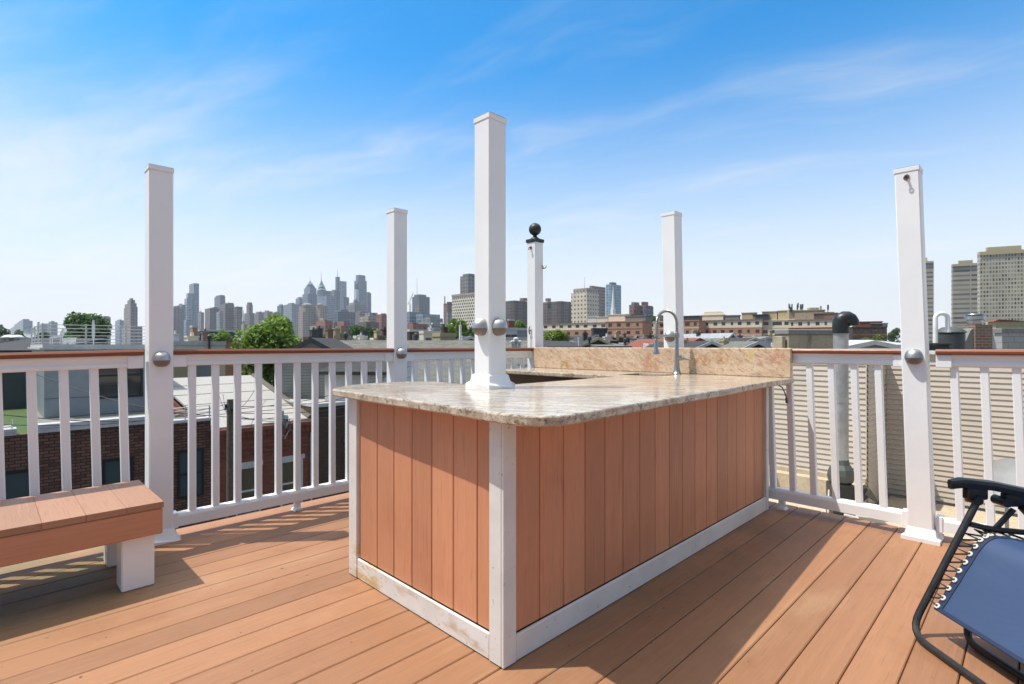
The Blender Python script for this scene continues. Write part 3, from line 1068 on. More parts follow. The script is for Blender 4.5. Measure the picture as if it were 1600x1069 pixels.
zr = -GZ                           # deck level in local z
mb = MB()
mb.box(-9, -2.2, .02, 14, 0, zr + .97)
mb.box(-2.2, 9, 1.62, 14, 0, zr + .97)
mb.build('wall', M['siding'], nb)
mb = MB(); mb.clap((-9, .018, 0), (1, 0, 0), (0, -1, 0), 6.8, zr - 1.33, zr + .93)
mb.box(-2.215, -2.198, -.010, .03, zr - 1.35, zr + .93)
mb.build('front_siding', M['siding'], nb)
mb = MB(); mb.clap((-2.198, .04, 0), (0, 1, 0), (1, 0, 0), 1.575, zr - 1.85, zr + .93)
mb.build('return_siding', M['siding'], nb)
mb = MB(); mb.clap((-2.18, 1.618, 0), (1, 0, 0), (0, -1, 0), 11.1, zr - 1.85, zr + .93)
mb.build('set_back_siding', M['siding'], nb)
mb = MB()
mb.box(-9, -2.16, -.07, .6, zr + .932, zr + .985); mb.box(-2.16, 9, 1.55, 2.2, zr + .932, zr + .985)
mb.build('roof_edge', M['whitepaint'], nb)
mb = MB(); mb.box(-8.95, 8.95, 2.21, 13.9, zr + .971, zr + .99); mb.box(-8.95, -2.2, .61, 2.2, zr + .971, zr + .99)
mb.build('flat_roof', M['greyroof'], nb)
mb = MB()
mb.box(-9, -2.2, -.34, -.0, zr - 2.0, zr - 1.36); mb.box(-9, -2.2, -.10, -.002, zr - 1.358, zr - 1.28)
mb.build('base_ledge', M['tanroof'], nb)
lo = thing('tan_roof_house', 'lower flat house with a tan roof between the deck and the sided house', 'house', uv(4.6, -6, GZ), R(45))
mb = MB(); mb.box(0, 6.25, 0, 15, 0, zr - 1.75); mb.box(6.26, 8.1, 0, 8.1, 0, zr - 1.98)
mb.build('wall', M['brick_brown'], lo)
mb = MB(); mb.box(.01, 6.24, .01, 14.9, zr - 1.748, zr - 1.66); mb.box(6.25, 8.09, .01, 8.09, zr - 1.978, zr - 1.88)
mb.build('roof', M['tanroof'], lo)

# exhaust duct with black elbow
vt = thing('vent_duct', 'grey exhaust duct with a black elbow hood beside the beige siding', 'vent duct', uv(9.55, 2.22, -1.9), R(-12))
mb = MB(); mb.tube([(0, 0, 1.2), (0, 0, 3.24)], .106, 20); mb.tube([(0, 0, 2.1), (0, 0, 2.13)], .111, 20)
mb.build('duct', M['galv'], vt)
mb = MB()
pts = [(0, 0, 3.2), (0, 0, 3.30), (0, 0, 3.37), (.015, 0, 3.41), (.05, 0, 3.425), (.09, 0, 3.425), (.122, 0, 3.405), (.142, 0, 3.37), (.150, 0, 3.31)]
mb.tube(pts, [.120, .120, .120, .119, .117, .116, .115, .114, .114], 20)
mb.tube([(0, 0, 3.19), (0, 0, 3.22)], .125, 20)
mb.build('elbow_hood', M['blackplastic'], vt)
mb = MB(); mb.box(-.17, .15, -.18, .14, .26, .84, 0, .02); mb.prism([(.151, .46), (.36, .66), (.33, .80), (.151, .74)], 'y', -.10, .10)
mb.build('fan_housing', M['black'], vt)
mb = MB(); mb.lathe([(.15, .845), (.185, .88), (.20, .97), (.175, 1.06), (.13, 1.13), (.112, 1.21)], 8, smooth=False)
mb.prism([(.30, .70), (.44, .58), (.47, .62), (.36, .80)], 'y', -.12, .10)
mb.build('fan_collar', M['greencollar'], vt)
mb = MB(); mb.tube([(-.03, -.215, .4), (.16, -.215, .36)], .02, 8); mb.tube([(-.22, -.14, .75), (-.24, -.15, .1)], .012, 6)
mb.build('conduit', M['pvc'], vt)
dh = thing('satellite_dish', 'pale grey satellite dish behind the lounge chair, below the rail', 'satellite dish', (7.78, 8.2, -2.05), 0)
mb = MB(); mb.lathe([(.001, -.05), (.12, -.045), (.24, -.02), (.36, .03), (.365, .035), (.24, -.005), (.12, -.03), (.001, -.036)], 28, (0, 0, 1.0), 0, 1, 1.08, Vector((-.45, -.80, .35)).to_track_quat('Z', 'Y').to_matrix().to_4x4())
mb.build('reflector', M['dish'], dh, normals=False)
mb = MB(); mb.tube([(0, .1, 0), (0, .1, .9), (.02, .06, 1.0)], .025, 8); mb.tube([(0, 0, .72), (-.22, -.42, .95)], .014, 6)
mb.build('mast', M['galv'], dh)
st = thing('vent_stub', 'short white vent pipe at the foot of the beige siding', 'vent pipe', uv(10.75, 3.72, -1.9), 0)
mb = MB(); mb.tube([(0, 0, 0), (0, 0, .62)], .055, 14); mb.lathe([(.062, .60), (.062, .66)], 14)
mb.build('pipe', M['pvc'], st)
mb = MB(); mb.tube([(.08, 0, 0), (.10, -.01, .35), (.08, 0, .62), (.02, 0, .66)], .012, 6)
mb.build('cable', M['cable'], st)

# things on the sided house's roof
RZ = .99
sc_ = thing('stucco_chimney', 'weathered grey brown stucco chimney block with a cement cap', 'chimney', (xat(1232, 12.6), 12.6, RZ), R(6))
w = 1.16
mb = MB(); mb.box(0, w, 0, .5, 0, .37, 0, .012); mb.build('stack', M['concrete'], sc_)
mb = MB(); mb.box(-.03, w + .03, -.03, .53, .372, .50, 0, .02); mb.build('cap', M['capstone'], sc_)
mb = MB(); mb.box(-.13, -.04, .05, .45, 0, .34, 0, .01); mb.build('shoulder', M['concrete'], sc_)
mb = MB(); mb.tube([(w + .34, .2, 0), (w + .34, .2, .5)], .028, 10); mb.build('white_pipe', M['pvc'], sc_)
cn = thing('cane_vent', 'white plastic vent pipe bent over like a cane beside the post', 'vent pipe', (xat(1461.5, 13.2), 13.2, RZ), 0)
mb = MB()
pts = [(0, 0, 0), (0, 0, .80)] + [(.155 - .155 * math.cos(a), 0, .80 + .11 * math.sin(a)) for a in [math.pi * i / 10 for i in range(1, 10)]] + [(.31, 0, .80), (.31, 0, .46)]
mb.tube(pts, .052, 14); mb.lathe([(.06, .44), (.06, .50)], 14, (.31, 0, 0))
mb.build('pipe', M['pvc'], cn)
tk = thing('roof_fan', 'dark round roof fan drum behind the white cane vent', 'roof fan', (xat(1485, 14.2), 14.2, RZ), 0)
mb = MB(); mb.lathe([(.30, 0), (.31, .06), (.31, .42), (.29, .44)], 24); mb.build('drum', M['charcoal'], tk)
mb = MB(); mb.lathe([(.33, .442), (.34, .47), (.30, .52), (.18, .60), (.02, .62)], 24); mb.build('lid', M['greencollar'], tk)
cb = thing('roof_curb', 'low black roof curb in front of the white cane vent', 'roof curb', (xat(1450, 12.4), 12.4, RZ), R(-20))
mb = MB(); mb.box(0, .42, 0, .4, 0, .12, 0, .01); mb.box(-.04, .46, -.04, .44, .122, .17, 0, .01); mb.build('curb', M['black'], cb)
bc = thing('brick_chimney', 'weathered brick chimney with a metal cap and sloping cement flashing', 'chimney', (xat(1524, 15.5), 15.5, RZ), R(8))
mb = MB(); mb.box(0, .58, 0, .55, 0, .72); mb.build('stack', M['brick_weathered'], bc)
mb = MB(); mb.prism([(-.42, 0), (-.003, 0), (-.003, .62), (-.10, .56), (-.30, .18)], 'y', .05, .5); mb.build('flashing', M['capstone'], bc)
mb = MB(); mb.prism([(.583, 0), (.76, 0), (.70, .25), (.60, .66), (.583, .66)], 'y', .03, .5); mb.build('side_flashing', M['galv'], bc)
mb = MB(); mb.lathe([(.16, .722), (.18, .80), (.17, .88)], 20, (.28, .27, 0)); mb.lathe([(.20, .86), (.24, .88), (.24, .98), (.20, 1.0), (.19, 1.02), (.23, 1.03), (.22, 1.05), (.05, 1.06)], 20, (.28, .27, 0)); mb.lathe([(.1, .88), (.1, .90)], 12, (.28, .27, 0))
mb.build('chimney_cap', M['steel'], bc)
bw = thing('block_wall', 'low wall of pale grey concrete blocks beside the brick chimney', 'wall', (xat(1566, 16.6), 16.6, RZ), R(4))
mb = MB(); mb.box(0, 4, 0, .25, 0, .50); mb.build('blockwork', M['block'], bw)
mb = MB(); mb.box(-.05, 4.05, -.03, .3, .502, .66, 0, .01); mb.build('cap', M['capstone'], bw)
tp = thing('tan_parapet', 'tan stucco parapet with a rust red edge below the apartment towers', 'wall', (xat(1556, 19), 19, RZ), R(2))
mb = MB(); mb.box(0, 6, 0, .4, 0, .97); mb.build('stucco', M['tanstucco'], tp)
mb = MB(); mb.prism([(-.1, .972), (1.3, .972), (.5, 1.03), (.1, 1.05)], 'y', -.02, .3); mb.build('edge', M['redtrim'], tp)

# ------------------------------------------------------------------ houses across the street (left)
V0 = 22.0


def street_house(name, label, u0, u1, vd, top, mat, group=None):
    t = thing(name, label, 'house', uv(u0, V0, GZ), R(45), group)
    mb = MB(); mb.box(0, u1 - u0, 0, vd, 0, top - GZ); mb.build('wall', M[mat], t)
    return t


h1 = street_house('modern_brick_house', 'modern dark brick house with a turf terrace and grey metal upper storey', -10, 6.02, 16, -2.1, 'brick_dark')
z1 = -GZ
W_ = 16.02
mb = MB(); mb.box(0, W_, 0, .3, z1 - 2.098, z1 - 1.62); mb.box(W_ - .3, W_, .302, 7, z1 - 2.098, z1 - 1.62); mb.build('parapet', M['brick_dark'], h1)
mb = MB()
for a, b, zz in ((0, 10.7, -1.42), (11.0, 14.1, -1.36), (14.4, W_ + .06, -1.6)):
    mb.box(a, b, -.07, .36, z1 - 1.618, z1 + zz - .1); mb.box(a, b, -.10, .4, z1 + zz - .098, z1 + zz)
mb.build('coping', M['coping'], h1)
mb = MB(); mb.box(.1, 11.4, .41, 15.9, z1 - 2.097, z1 - 1.9); mb.build('turf', M['turf'], h1)
mb = MB(); mb.box(11.41, W_ - .31, .41, 15.9, z1 - 2.097, z1 - 1.91); mb.build('terrace', M['greyroof'], h1)
mb = MB(); mb.box(11.75, 15.9, 7.0, 15, z1 - 1.89, z1 + .93); mb.build('upper_storey', M['panel'], h1)
mb = MB(); mb.box(11.6, 16.0, 6.85, 15.1, z1 + .932, z1 + 1.02); mb.box(11.7, 15.9, 6.93, 15.0, z1 + 1.021, z1 + 1.15); mb.build('roof', M['coping'], h1)
mb = MB()
for zz in (-1.10,):
    mb.box(11.75, 15.9, 6.985, 6.999, z1 + zz - .012, z1 + zz)
mb.box(13.33, 13.36, 6.984, 6.999, z1 - 1.08, z1 + .93); mb.box(15.4, 15.47, 6.984, 6.999, z1 - 1.89, z1 + .9)
mb.build('panel_seam', M['charcoal'], h1)
mb = MB(); mb.box(7.5, 11.74, 12.5, 15, z1 - 1.89, z1 + .2); mb.build('stair_bulkhead', M['slate'], h1)
window(h1, 14.28, z1 - 1.22, 1.7, 2.0, 'y', 6.999, 'frame_black', 'glass', True, None, .08, 1)
for x in (8.15, 9.72, 10.75, 13.2, 15.35):
    window(h1, x, z1 - 4.45, .86, 1.75, 'y', -.001, 'frame_black', 'glass_teal', True, None, .08, 1)
for xs, zb_ in (((14.4, 15.2, 16.0), -1.55), ((8.0, 9.3, 10.6), -1.75)):
    mb = MB()
    for k in range(4):
        mb.tube([(xs[0], .1, z1 + zb_ + .12 * k), (xs[2], .1, z1 + zb_ + .05 + .12 * k)], .018, 6)
    for x in xs:
        mb.tube([(x, .1, z1 - 1.9), (x, .1, z1 - 1.15)], .025, 6)
    mb.build('guard_rail', M['alu'], h1)
rr = thing('roof_railing', 'silver horizontal bar railing on the roof of the grey metal storey', 'railing', uv(1.70, 29.0, 1.16), R(45))
for k in range(6):
    z = .06 + k * .15
    mb = MB(); mb.tube([(0, 7, z), (0, 0, z), (4.2, 0, z)], .016, 6)
    mb.build('bar', M['alu'], rr)
for p in ((0, 0), (1.4, 0), (2.8, 0), (4.2, 0), (0, 2.3), (0, 4.6), (0, 7)):
    mb = MB(); mb.box(p[0] - .03, p[0] + .03, p[1] - .03, p[1] + .03, 0, .86)
    mb.build('upright', M['alu'], rr)
for i, (px, hh, lab) in enumerate(((88, .55, 'white folded patio chair behind the silver roof railing'), (104, .30, 'left small white planter on the railed roof'), (112.5, .32, 'right small white planter on the railed roof'), (146, 1.15, 'closed pale patio umbrella on the railed roof'))):
    d = 24.6
    q = thing(('patio_chair', 'planter', 'planter', 'patio_umbrella')[i], lab, ('chair', 'planter', 'planter', 'umbrella')[i], (xat(px, d), d, 1.15), R(30))
    mb = MB()
    if i == 0:
        mb.prism([(-.2, .3), (.2, .34), (.32, .75), (.26, .77), (.14, .40), (-.2, .36)], 'y', -.22, .22)
        for a in (-.18, .18):
            for b in (-.2, .2):
                mb.tube([(a, b, 0), (a, b, .33)], .02, 6)
        mb.build('frame', M['whitebox'], q)
    elif i < 3:
        mb.lathe([(.12, 0), (.17, hh), (.15, hh), (.14, hh - .05)], 12); mb.build('pot', M['whitebox'], q)
        mb = MB(); mb.lathe([(.13, hh - .04), (.12, hh + .05), (.03, hh + .10)], 10); mb.build('plant', M['leaf_dark'], q)
    else:
        mb.tube([(0, 0, 0), (0, 0, hh)], .025, 8); mb.build('pole', M['alu'], q)
        mb = MB(); mb.lathe([(.03, .25), (.06, .40), (.06, .8), (.035, hh - .05), (.02, hh)], 10); mb.build('folded_canopy', M['coping'], q)

h2 = street_house('red_brick_rowhouse', 'red brick rowhouse with a sloping white roof behind the utility pole', 6.06, 9.95, .35, -2.12, 'brick_red')
w2 = 3.89
mb = MB(); mb.add([(0, .36, 0), (w2, .36, 0), (w2, 8.5, 0), (0, 8.5, 0), (0, .36, z1 - 2.4), (w2, .36, z1 - 2.4), (w2 + .5, 8.5, z1 - .75), (-.1, 8.5, z1 - .75)], [(0, 1, 2, 3), (4, 5, 6, 7), (0, 1, 5, 4), (1, 2, 6, 5), (2, 3, 7, 6), (3, 0, 4, 7)])
mb.build('rear_wall', M['brick_red'], h2)
mb = MB(); mb.add([(-.02, .05, z1 - 2.10), (w2 + .02, .05, z1 - 2.10), (w2 + .55, 8.6, z1 - .62), (-.15, 8.6, z1 - .62), (-.02, .05, z1 - 2.02), (w2 + .02, .05, z1 - 2.02), (w2 + .55, 8.6, z1 - .52), (-.15, 8.6, z1 - .52)], [(0, 1, 2, 3), (4, 5, 6, 7), (0, 1, 5, 4), (1, 2, 6, 5), (2, 3, 7, 6), (3, 0, 4, 7)])
rf = mb.build('roof', M['whiteroof'], h2)
mb = MB()
for i in range(1, 5):                       # roofing laps
    y = .05 + i * 1.7; z = z1 - 2.02 + i * .298
    mb.box(-.05 - i * .02, w2 + i * .09, y - .03, y + .03, z - .01, z + .016)
mb.build('roof_lap', M['capstone'], rf)
mb = MB()
for i in range(9):
    a, b = i / 9, (i + 1) / 9
    p0, p1 = Vector((w2 - .05 + .55 * a, .1 + 8.4 * a, z1 - 2.0 + 1.46 * a)), Vector((w2 - .05 + .55 * b, .1 + 8.4 * b, z1 - 2.0 + 1.46 * b))
    mb.tube([p0, p1], .14, 6)
mb.build('party_wall_cap', M['wood_old'], h2)
mb = MB()
mb.box(-.03, w2 + .03, -.16, -.001, z1 - 2.26, z1 - 2.105); mb.box(-.03, w2 + .03, -.10, -.001, z1 - 2.50, z1 - 2.262)
for i in range(20):
    mb.box(.05 + i * .193, .13 + i * .193, -.13, -.101, z1 - 2.49, z1 - 2.265)
mb.box(0, w2, -.04, -.001, z1 - 2.95, z1 - 2.86); mb.box(0, w2, -.05, -.001, z1 - 3.15, z1 - 3.09)
mb.build('cornice', M['brick_red'], h2)
for x in (1.28, 2.98):
    window(h2, x, z1 - 5.55, .92, 1.9, 'y', -.001, 'frame_white', 'glass_warm', True, 'coping', .07, 1)
mb = MB(); mb.tube([(w2 - .1, -.06, 0), (w2 - .1, -.06, z1 - 2.6)], .045, 8); mb.build('downspout', M['coping'], h2)
tv = thing('roof_vent', 'small brick vent with a mushroom cap beside the white sloping roof', 'vent', uv(10.6, 26.3, -1.43), R(45))
mb = MB(); mb.box(-.14, .14, -.14, .14, 0, .52); mb.build('stack', M['brick_brown'], tv)
mb = MB(); mb.lathe([(.30, .522), (.34, .58), (.22, .68), (.02, .70)], 14); mb.build('cap', M['coping'], tv)

h3 = street_house('brown_brick_rowhouse', 'dark brown brick rowhouse with white coping behind the bar corner', 9.99, 16.5, 8, -1.55, 'brick_brown')
mb = MB(); mb.box(-.02, 6.52, -.12, .2, z1 - 1.548, z1 - 1.40); mb.box(-.02, .2, .21, 8, z1 - 1.548, z1 - 1.42); mb.build('coping', M['coping'], h3)
mb = MB(); mb.box(.21, 6.5, .22, 7.9, z1 - 1.549, z1 - 1.47); mb.build('roof', M['whiteroof'], h3)
mb = MB(); mb.box(0, 6.5, -.05, -.001, z1 - 1.95, z1 - 1.88); mb.build('string_course', M['brick_brown'], h3)
for x in (1.85, 3.6, 5.3):
    window(h3, x, z1 - 5.0, .9, 1.8, 'y', -.001, 'frame_black', 'glass', True, 'brick_brown', .07, 1)

# utility pole with wires
pl = thing('utility_pole', 'wooden utility pole with a tangle of wires in front of the red brick rowhouse', 'utility pole', (xat(361, 18.2), 18.2, GZ), R(45))
zt = hat(624, 18.2) - GZ
mb = MB(); mb.tube([(0, 0, 0), (0, 0, zt)], [.17, .13], 12); mb.build('pole', M['wood_old'], pl)
mb = MB()
mb.box(-.12, .12, -.3, .3, zt - .38, zt - .28)
for a, b in ((.1, -.25), (.1, .25), (-.16, 0), (.3, .1)):
    mb.lathe([(.03, 0), (.05, .06), (.03, .12)], 8, (a, b, zt - .28))
mb.build('crossarm', M['black'], pl)
mb = MB(); mb.lathe([(.1, 0), (.11, .02), (.11, .34), (.08, .4)], 12, (2.05, .5, zt - 1.18)); mb.box(1.82, 1.98, .45, .62, zt - .95, zt - .6)
mb.build('transformer', M['galv'], pl)
mb = MB()
rng = random.Random(3)
ends = [(-6, -2.0, .25), (-6, -1.2, -.1), (9, 2.5, .3), (8, 1.0, .9), (10, 4, -.2), (2.05, .5, -.8), (2.0, .5, -1.0), (3.0, 6, .1), (1.6, 7.5, .35), (-5, 4, 1.0), (1.2, 3.3, -2.2), (9, .3, -.4)]
for ex, ey, ez in ends:
    a, b = Vector((rng.uniform(-.1, .1), rng.uniform(-.25, .25), zt - rng.uniform(.1, .7))), Vector((ex, ey, zt + ez))
    sag = (b - a).length * .05
    mb.tube([a.lerp(b, i / 10) - Vector((0, 0, sag * math.sin(math.pi * i / 10))) for i in range(11)], .013, 5)
for i in range(7):
    p = Vector((1.9 + rng.uniform(-.3, .3), .5 + rng.uniform(-.3, .3), zt - .9))
    mb.tube([p, p + Vector((rng.uniform(-.3, .3), rng.uniform(-.3, .3), -.3)), p + Vector((rng.uniform(-.4, .4), rng.uniform(-.3, .3), -.7))], .016, 5)
mb.build('wire', M['cable'], pl)


# ------------------------------------------------------------------ generic mid-distance houses
def gable(t, l1, l2, zb, zw, zp, wall, roof, ridge='y', rake=None, over=.25):
    """walls to zw and a gable roof to zp (local z); ridge runs along local x or y"""
    mb = MB(); mb.box(0, l1, 0, l2, zb, zw)
    if ridge == 'y':
        mb.prism([(0, zw), (l1, zw), (l1 / 2, zp)], 'y', 0.0, l2)
    else:
        mb.prism([(0, zw), (l2, zw), (l2 / 2, zp)], 'x', 0.0, l1)
    mb.build('wall', M[wall], t)
    mb = MB()
    L = l1 if ridge == 'y' else l2
    s = (zp - zw) / (L / 2)
    o, th = over, .12
    pr = [(-o, zw - s * o + .01), (L / 2, zp + .01), (L + o, zw - s * o + .01), (L + o, zw - s * o + th), (L / 2, zp + th), (-o, zw - s * o + th)]
    mb.prism(pr, 'y' if ridge == 'y' else 'x', -o, (l2 if ridge == 'y' else l1) + o)
    mb.build('roof', M[roof], t)
    if rake:
        mb = MB()
        pr = [(-o - .03, zw - s * o - .12), (L / 2, zp - .12), (L + o + .03, zw - s * o - .12), (L + o + .03, zw - s * o + th + .01), (L / 2, zp + th + .01), (-o - .03, zw - s * o + th + .01)]
        mb.prism(pr, 'y' if ridge == 'y' else 'x', -o - .06, -o - .002)
        mb.build('rake_board', M[rake], t)


def rowhouse(name, label, x0, xc, x1, y, d, wall, roof='greyroof', kind='flat', yaw=45, rake=None, stacks=(), yw=None, win=None, depth=None, cop='coping', group=None, cat='house', ridge='y'):
    m, l1, l2, zb, zt = pbox(None_mb, x0, xc, x1, y, d, yaw, None, depth, ret=True)
    t = bthing(name, label, cat, xc, d, yaw, group)
    H = zt - GZ
    if kind == 'flat':
        mb = MB(); mb.box(0, l1, 0, l2, 0, H - .35); mb.build('wall', M[wall], t)
        mb = MB()
        mb.box(-.06, l1 + .06, -.06, .25, H - .348, H); mb.box(-.06, .25, .252, l2, H - .348, H); mb.box(l1 - .25, l1 + .06, .252, l2, H - .348, H)
        mb.build('parapet', M[cop], t)
        mb = MB(); mb.box(.252, l1 - .252, .252, l2, H - .349, H - .25); mb.build('roof', M[roof], t)
    elif kind == 'shed':
        a = hat(yw, d) - GZ
        mb = MB(); mb.add([(0, 0, 0), (l1, 0, 0), (l1, l2, 0), (0, l2, 0), (0, 0, a), (l1, 0, a), (l1, l2, H), (0, l2, H)], [(0, 1, 2, 3), (4, 5, 6, 7), (0, 1, 5, 4), (1, 2, 6, 5), (2, 3, 7, 6), (3, 0, 4, 7)]); mb.build('wall', M[wall], t)
        mb = MB(); mb.add([(-.2, -.3, a - .03), (l1 + .2, -.3, a - .03), (l1 + .2, l2 + .1, H + .02), (-.2, l2 + .1, H + .02), (-.2, -.3, a + .12), (l1 + .2, -.3, a + .12), (l1 + .2, l2 + .1, H + .15), (-.2, l2 + .1, H + .15)], [(0, 1, 2, 3), (4, 5, 6, 7), (0, 1, 5, 4), (1, 2, 6, 5), (2, 3, 7, 6), (3, 0, 4, 7)]); mb.build('roof', M[roof], t)
    else:
        a = hat(yw, d) - GZ
        gable(t, l1, l2, 0, a, H, wall, roof, ridge, rake)
    for (fx, fy, w, h, mt) in stacks:
        mb = MB(); cx, cy = fx * l1, fy * l2
        zb_ = H - (.36 if kind == 'flat' else 1.5)
        mb.box(cx - w / 2, cx + w / 2, cy - w / 2, cy + w / 2, zb_, H + h); mb.box(cx - w * .6, cx + w * .6, cy - w * .6, cy + w * .6, H + h + .002, H + h + .12)
        mb.lathe([(w * .2, H + h + .122), (w * .16, H + h + .42)], 8, (cx, cy, 0))
        mb.build('chimney', M[mt], t)
    if win:
        cols, rows, ww, wh, ztop, st_, fr, gl = win
        for face, L in (('y', l1), ('x', l2)):
            k = cols if face == 'y' else max(0, int(cols * L / max(l1, .1)))
            k = min(k, 7)
            for r_ in range(rows):
                for c_ in range(k):
                    window(t, (c_ + .5) * L / k, H - ztop - r_ * st_ - wh, ww, wh, face, -.002, fr, gl, False, None, .06, 0)
    return t, l1, l2, H


None_mb = None
# ------------------------------------------------------------------ roofs beyond the street
rowhouse('shingled_house', 'long grey shingled roof spanning behind the left railing', 474, 474.4, 838, 533.5, 31.5, 'greysiding', 'shingle', 'gable', 8, None, [(.28, .6, .5, .35, 'brick_weathered')], 600, None, 10, ridge='x')
rowhouse('grey_gable_house', 'grey clapboard house with a dark trimmed gable peak beside the big tree', 436, 436.4, 541, 531.5, 25.5, 'greysiding', 'darkshingle', 'gable', 2, 'charcoal', (), 560, None, 3.5)
rowhouse('white_gable_house', 'white stucco house with a dark sloping roof seen through the balusters', 507, 507.5, 600, 556, 24.0, 'whitepaint', 'darkshingle', 'shed', -10, None, (), 584, None, 3.5)
rowhouse('slate_roof_house', 'house with a dark slate sloping roof at the left edge of the view', -70, -69.5, 66, 529, 29, 'slate', 'darkshingle', 'shed', 20, None, (), 551, None, 9)
rowhouse('pale_block_house', 'white flat roofed house with small domed vents at the far left', -60, -40, 44, 526, 36, 'whitepaint', 'whiteroof', 'flat', 45, None, ())
for i, px in enumerate((13, 27)):
    d = 37
    q = thing('dome_vent', ('left', 'right')[i] + ' white domed vent on the pale roof at the far left', 'vent', (xat(px, d), d, hat(526.5, d) - .35), 0)
    mb = MB(); mb.lathe([(.16, 0), (.16, .28)], 12); mb.build('neck', M['galv'], q)
    mb = MB(); mb.lathe([(.38, .282), (.36, .36), (.22, .46), (.02, .50)], 14); mb.build('dome', M['whitebox'], q)
q = thing('satellite_dish', 'white satellite dish on a mast at the far left roofs', 'satellite dish', (xat(48, 33), 33, hat(534, 33)), R(30))
mb = MB(); mb.tube([(0, 0, 0), (0, 0, .5)], .04, 6); mb.build('mast', M['galv'], q)
mb = MB(); mb.lathe([(.01, -.02), (.2, 0), (.34, .07), (.2, .03), (.01, .01)], 16, (0, 0, .55), 0, mat=Matrix.Rotation(R(70), 4, 'X')); mb.build('reflector', M['whitebox'], q, normals=False)
rowhouse('low_white_roof_house', 'low house with pale roof boxes between the bench post and the big tree', 250, 262, 352, 533, 44, 'cream', 'whiteroof', 'flat', 45, None, [(.15, .2, .5, .5, 'whitepaint'), (.45, .3, .8, .35, 'cream'), (.7, .4, .5, .7, 'brick_weathered')])
rowhouse('brick_gable_house', 'orange brick house with a plain gable left of the big tree', 338, 339, 392, 529.5, 50, 'brick_orange', 'greyroof', 'gable', 20, None, (), 541, None, 8)
rowhouse('olive_house', 'olive stucco house low behind the first balusters right of the bench post', 266, 266.5, 300, 560, 34, 'tanstucco', 'greyroof', 'flat', 30, None, ())
rowhouse('blue_grey_house', 'small blue grey house low behind the balusters, left of the brick gable', 302, 302.5, 338, 562, 38, 'panel', 'greyroof', 'flat', 30, None, ())
rowhouse('dark_green_block', 'dark slate clad flat block behind the brick chimney tower', 306, 312, 372, 515, 105, 'slate', 'greyroof', 'flat')
rowhouse('brick_tower_house', 'slim orange brick chimney tower left of the big tree', 296.5, 301, 309, 508.5, 88, 'brick_orange', 'greyroof', 'flat', 45, None, (), cat='chimney')
# row of roofs with chimneys behind the long shingled roof
rows = [(474, 483, 512, 526, 62, 'brick_brown', 'darkshingle', 'rowhouse with two dark chimney pots left of the long shingled roof', [(.3, .2, .7, .7, 'charcoal'), (.7, .5, .6, .9, 'charcoal')]),
        (500, 508, 548, 529, 56, 'brick_orange', 'rustroof', 'rowhouse with a rust roof and a cream chimney right of the big tree', [(.2, .2, .6, .9, 'brick_weathered'), (.5, .3, .55, 1.0, 'tanstucco')]),
        (536, 545, 585, 530.5, 58, 'cream', 'rustroof', 'cream rowhouse low beneath the dark round tree', [(.6, .6, .5, .4, 'whitepaint')]),
        (552, 557, 574, 524.5, 66, 'whitepaint', 'greyroof', 'pale stair house with a dark pot under the dark round tree', [(.8, .4, .6, .5, 'charcoal')]),
        (578, 584, 612, 528, 60, 'cream', 'rustroof', 'cream rowhouse with a brown chimney next to the second left post', [(.25, .2, .6, .7, 'tanstucco'), (.7, .4, .7, .9, 'brick_brown')]),
        (622, 640, 676, 514.5, 74, 'brick_brown', 'whiteroof', 'brown rowhouse with a bright white roof edge right of the second left post', []),
        (655, 662, 690, 517, 66, 'cream', 'greyroof', 'cream stair house under the left end of the tree with white globes', [(.5, .4, .5, .3, 'whitepaint')]),
        (676, 688, 712, 520, 48, 'tanstucco', 'greyroof', 'tan brick house with a sloping white coping beneath the tree with white globes', [(.4, .3, .4, .4, 'brick_brown')]),
        (700, 706, 760, 527, 44, 'charcoal', 'darkshingle', 'dark gabled house with a white vent left of the tallest post', [(.25, .1, .16, .9, 'pvc')])]
for i, (a, b, c, y, d, wl, rf_, lab, stk) in enumerate(rows):
    if i == 8:
        rowhouse('dark_gable_house', lab, a, b, c, y, d, wl, rf_, 'gable', 30, 'coping', stk, 538)
    else:
        rowhouse('rowhouse', lab, a, b, c, y, d, wl, rf_, 'flat', 45, None, stk, win=(2, 1, 1.0, 1.5, .8, 3, 'frame_white', 'glass'), cop='coping' if i == 5 else wl, group='rowhouses beyond the long shingled roof')
# right of the tallest post
rowhouse('white_box_house', 'white flat roofed house with a round dark window right of the tallest post', 788, 788.5, 808, 512, 75, 'whitepaint', 'greyroof', 'flat', 4, None, (), win=(2, 1, .8, 1.0, 1.0, 3, 'frame_black', 'glass'))
rowhouse('grey_box_house', 'pale grey windowless house joined to the white flat roofed one', 807.6, 808, 824, 512.5, 74, 'panel', 'greyroof', 'flat', 4, None, ())
rowhouse('charcoal_roof_house', 'charcoal shingled roof with small turbine vents, behind the corner post', 784, 784.5, 850, 528, 38, 'charcoal', 'darkshingle', 'shed', 6, None, (), 545, None, 6)
for i, (px, y, lab) in enumerate(((801, 532, 'white turbine vent nearest the tallest post'), (806, 527, 'tall white turbine vent in the middle of the three'), (811.5, 532, 'white turbine vent nearest the corner post'))):
    d = 35.0
    q = thing('turbine_vent', lab, 'vent', (xat(px, d), d, hat(544, d)), 0, 'turbine vents on the charcoal roof')
    hh = (544 - y) / F * d
    mb = MB(); mb.lathe([(.09, -.3), (.09, hh * .6)], 10); mb.build('neck', M['galv'], q)
    mb = MB(); mb.lathe([(.12, hh * .6), (.17, hh * .75), (.17, hh * .9), (.05, hh)], 10); mb.build('turbine', M['whitebox'], q)
rowhouse('small_brick_house', 'narrow red brown brick house above the white flat roofed one', 793, 795, 804, 499, 140, 'brick_red', 'rustroof', 'flat')
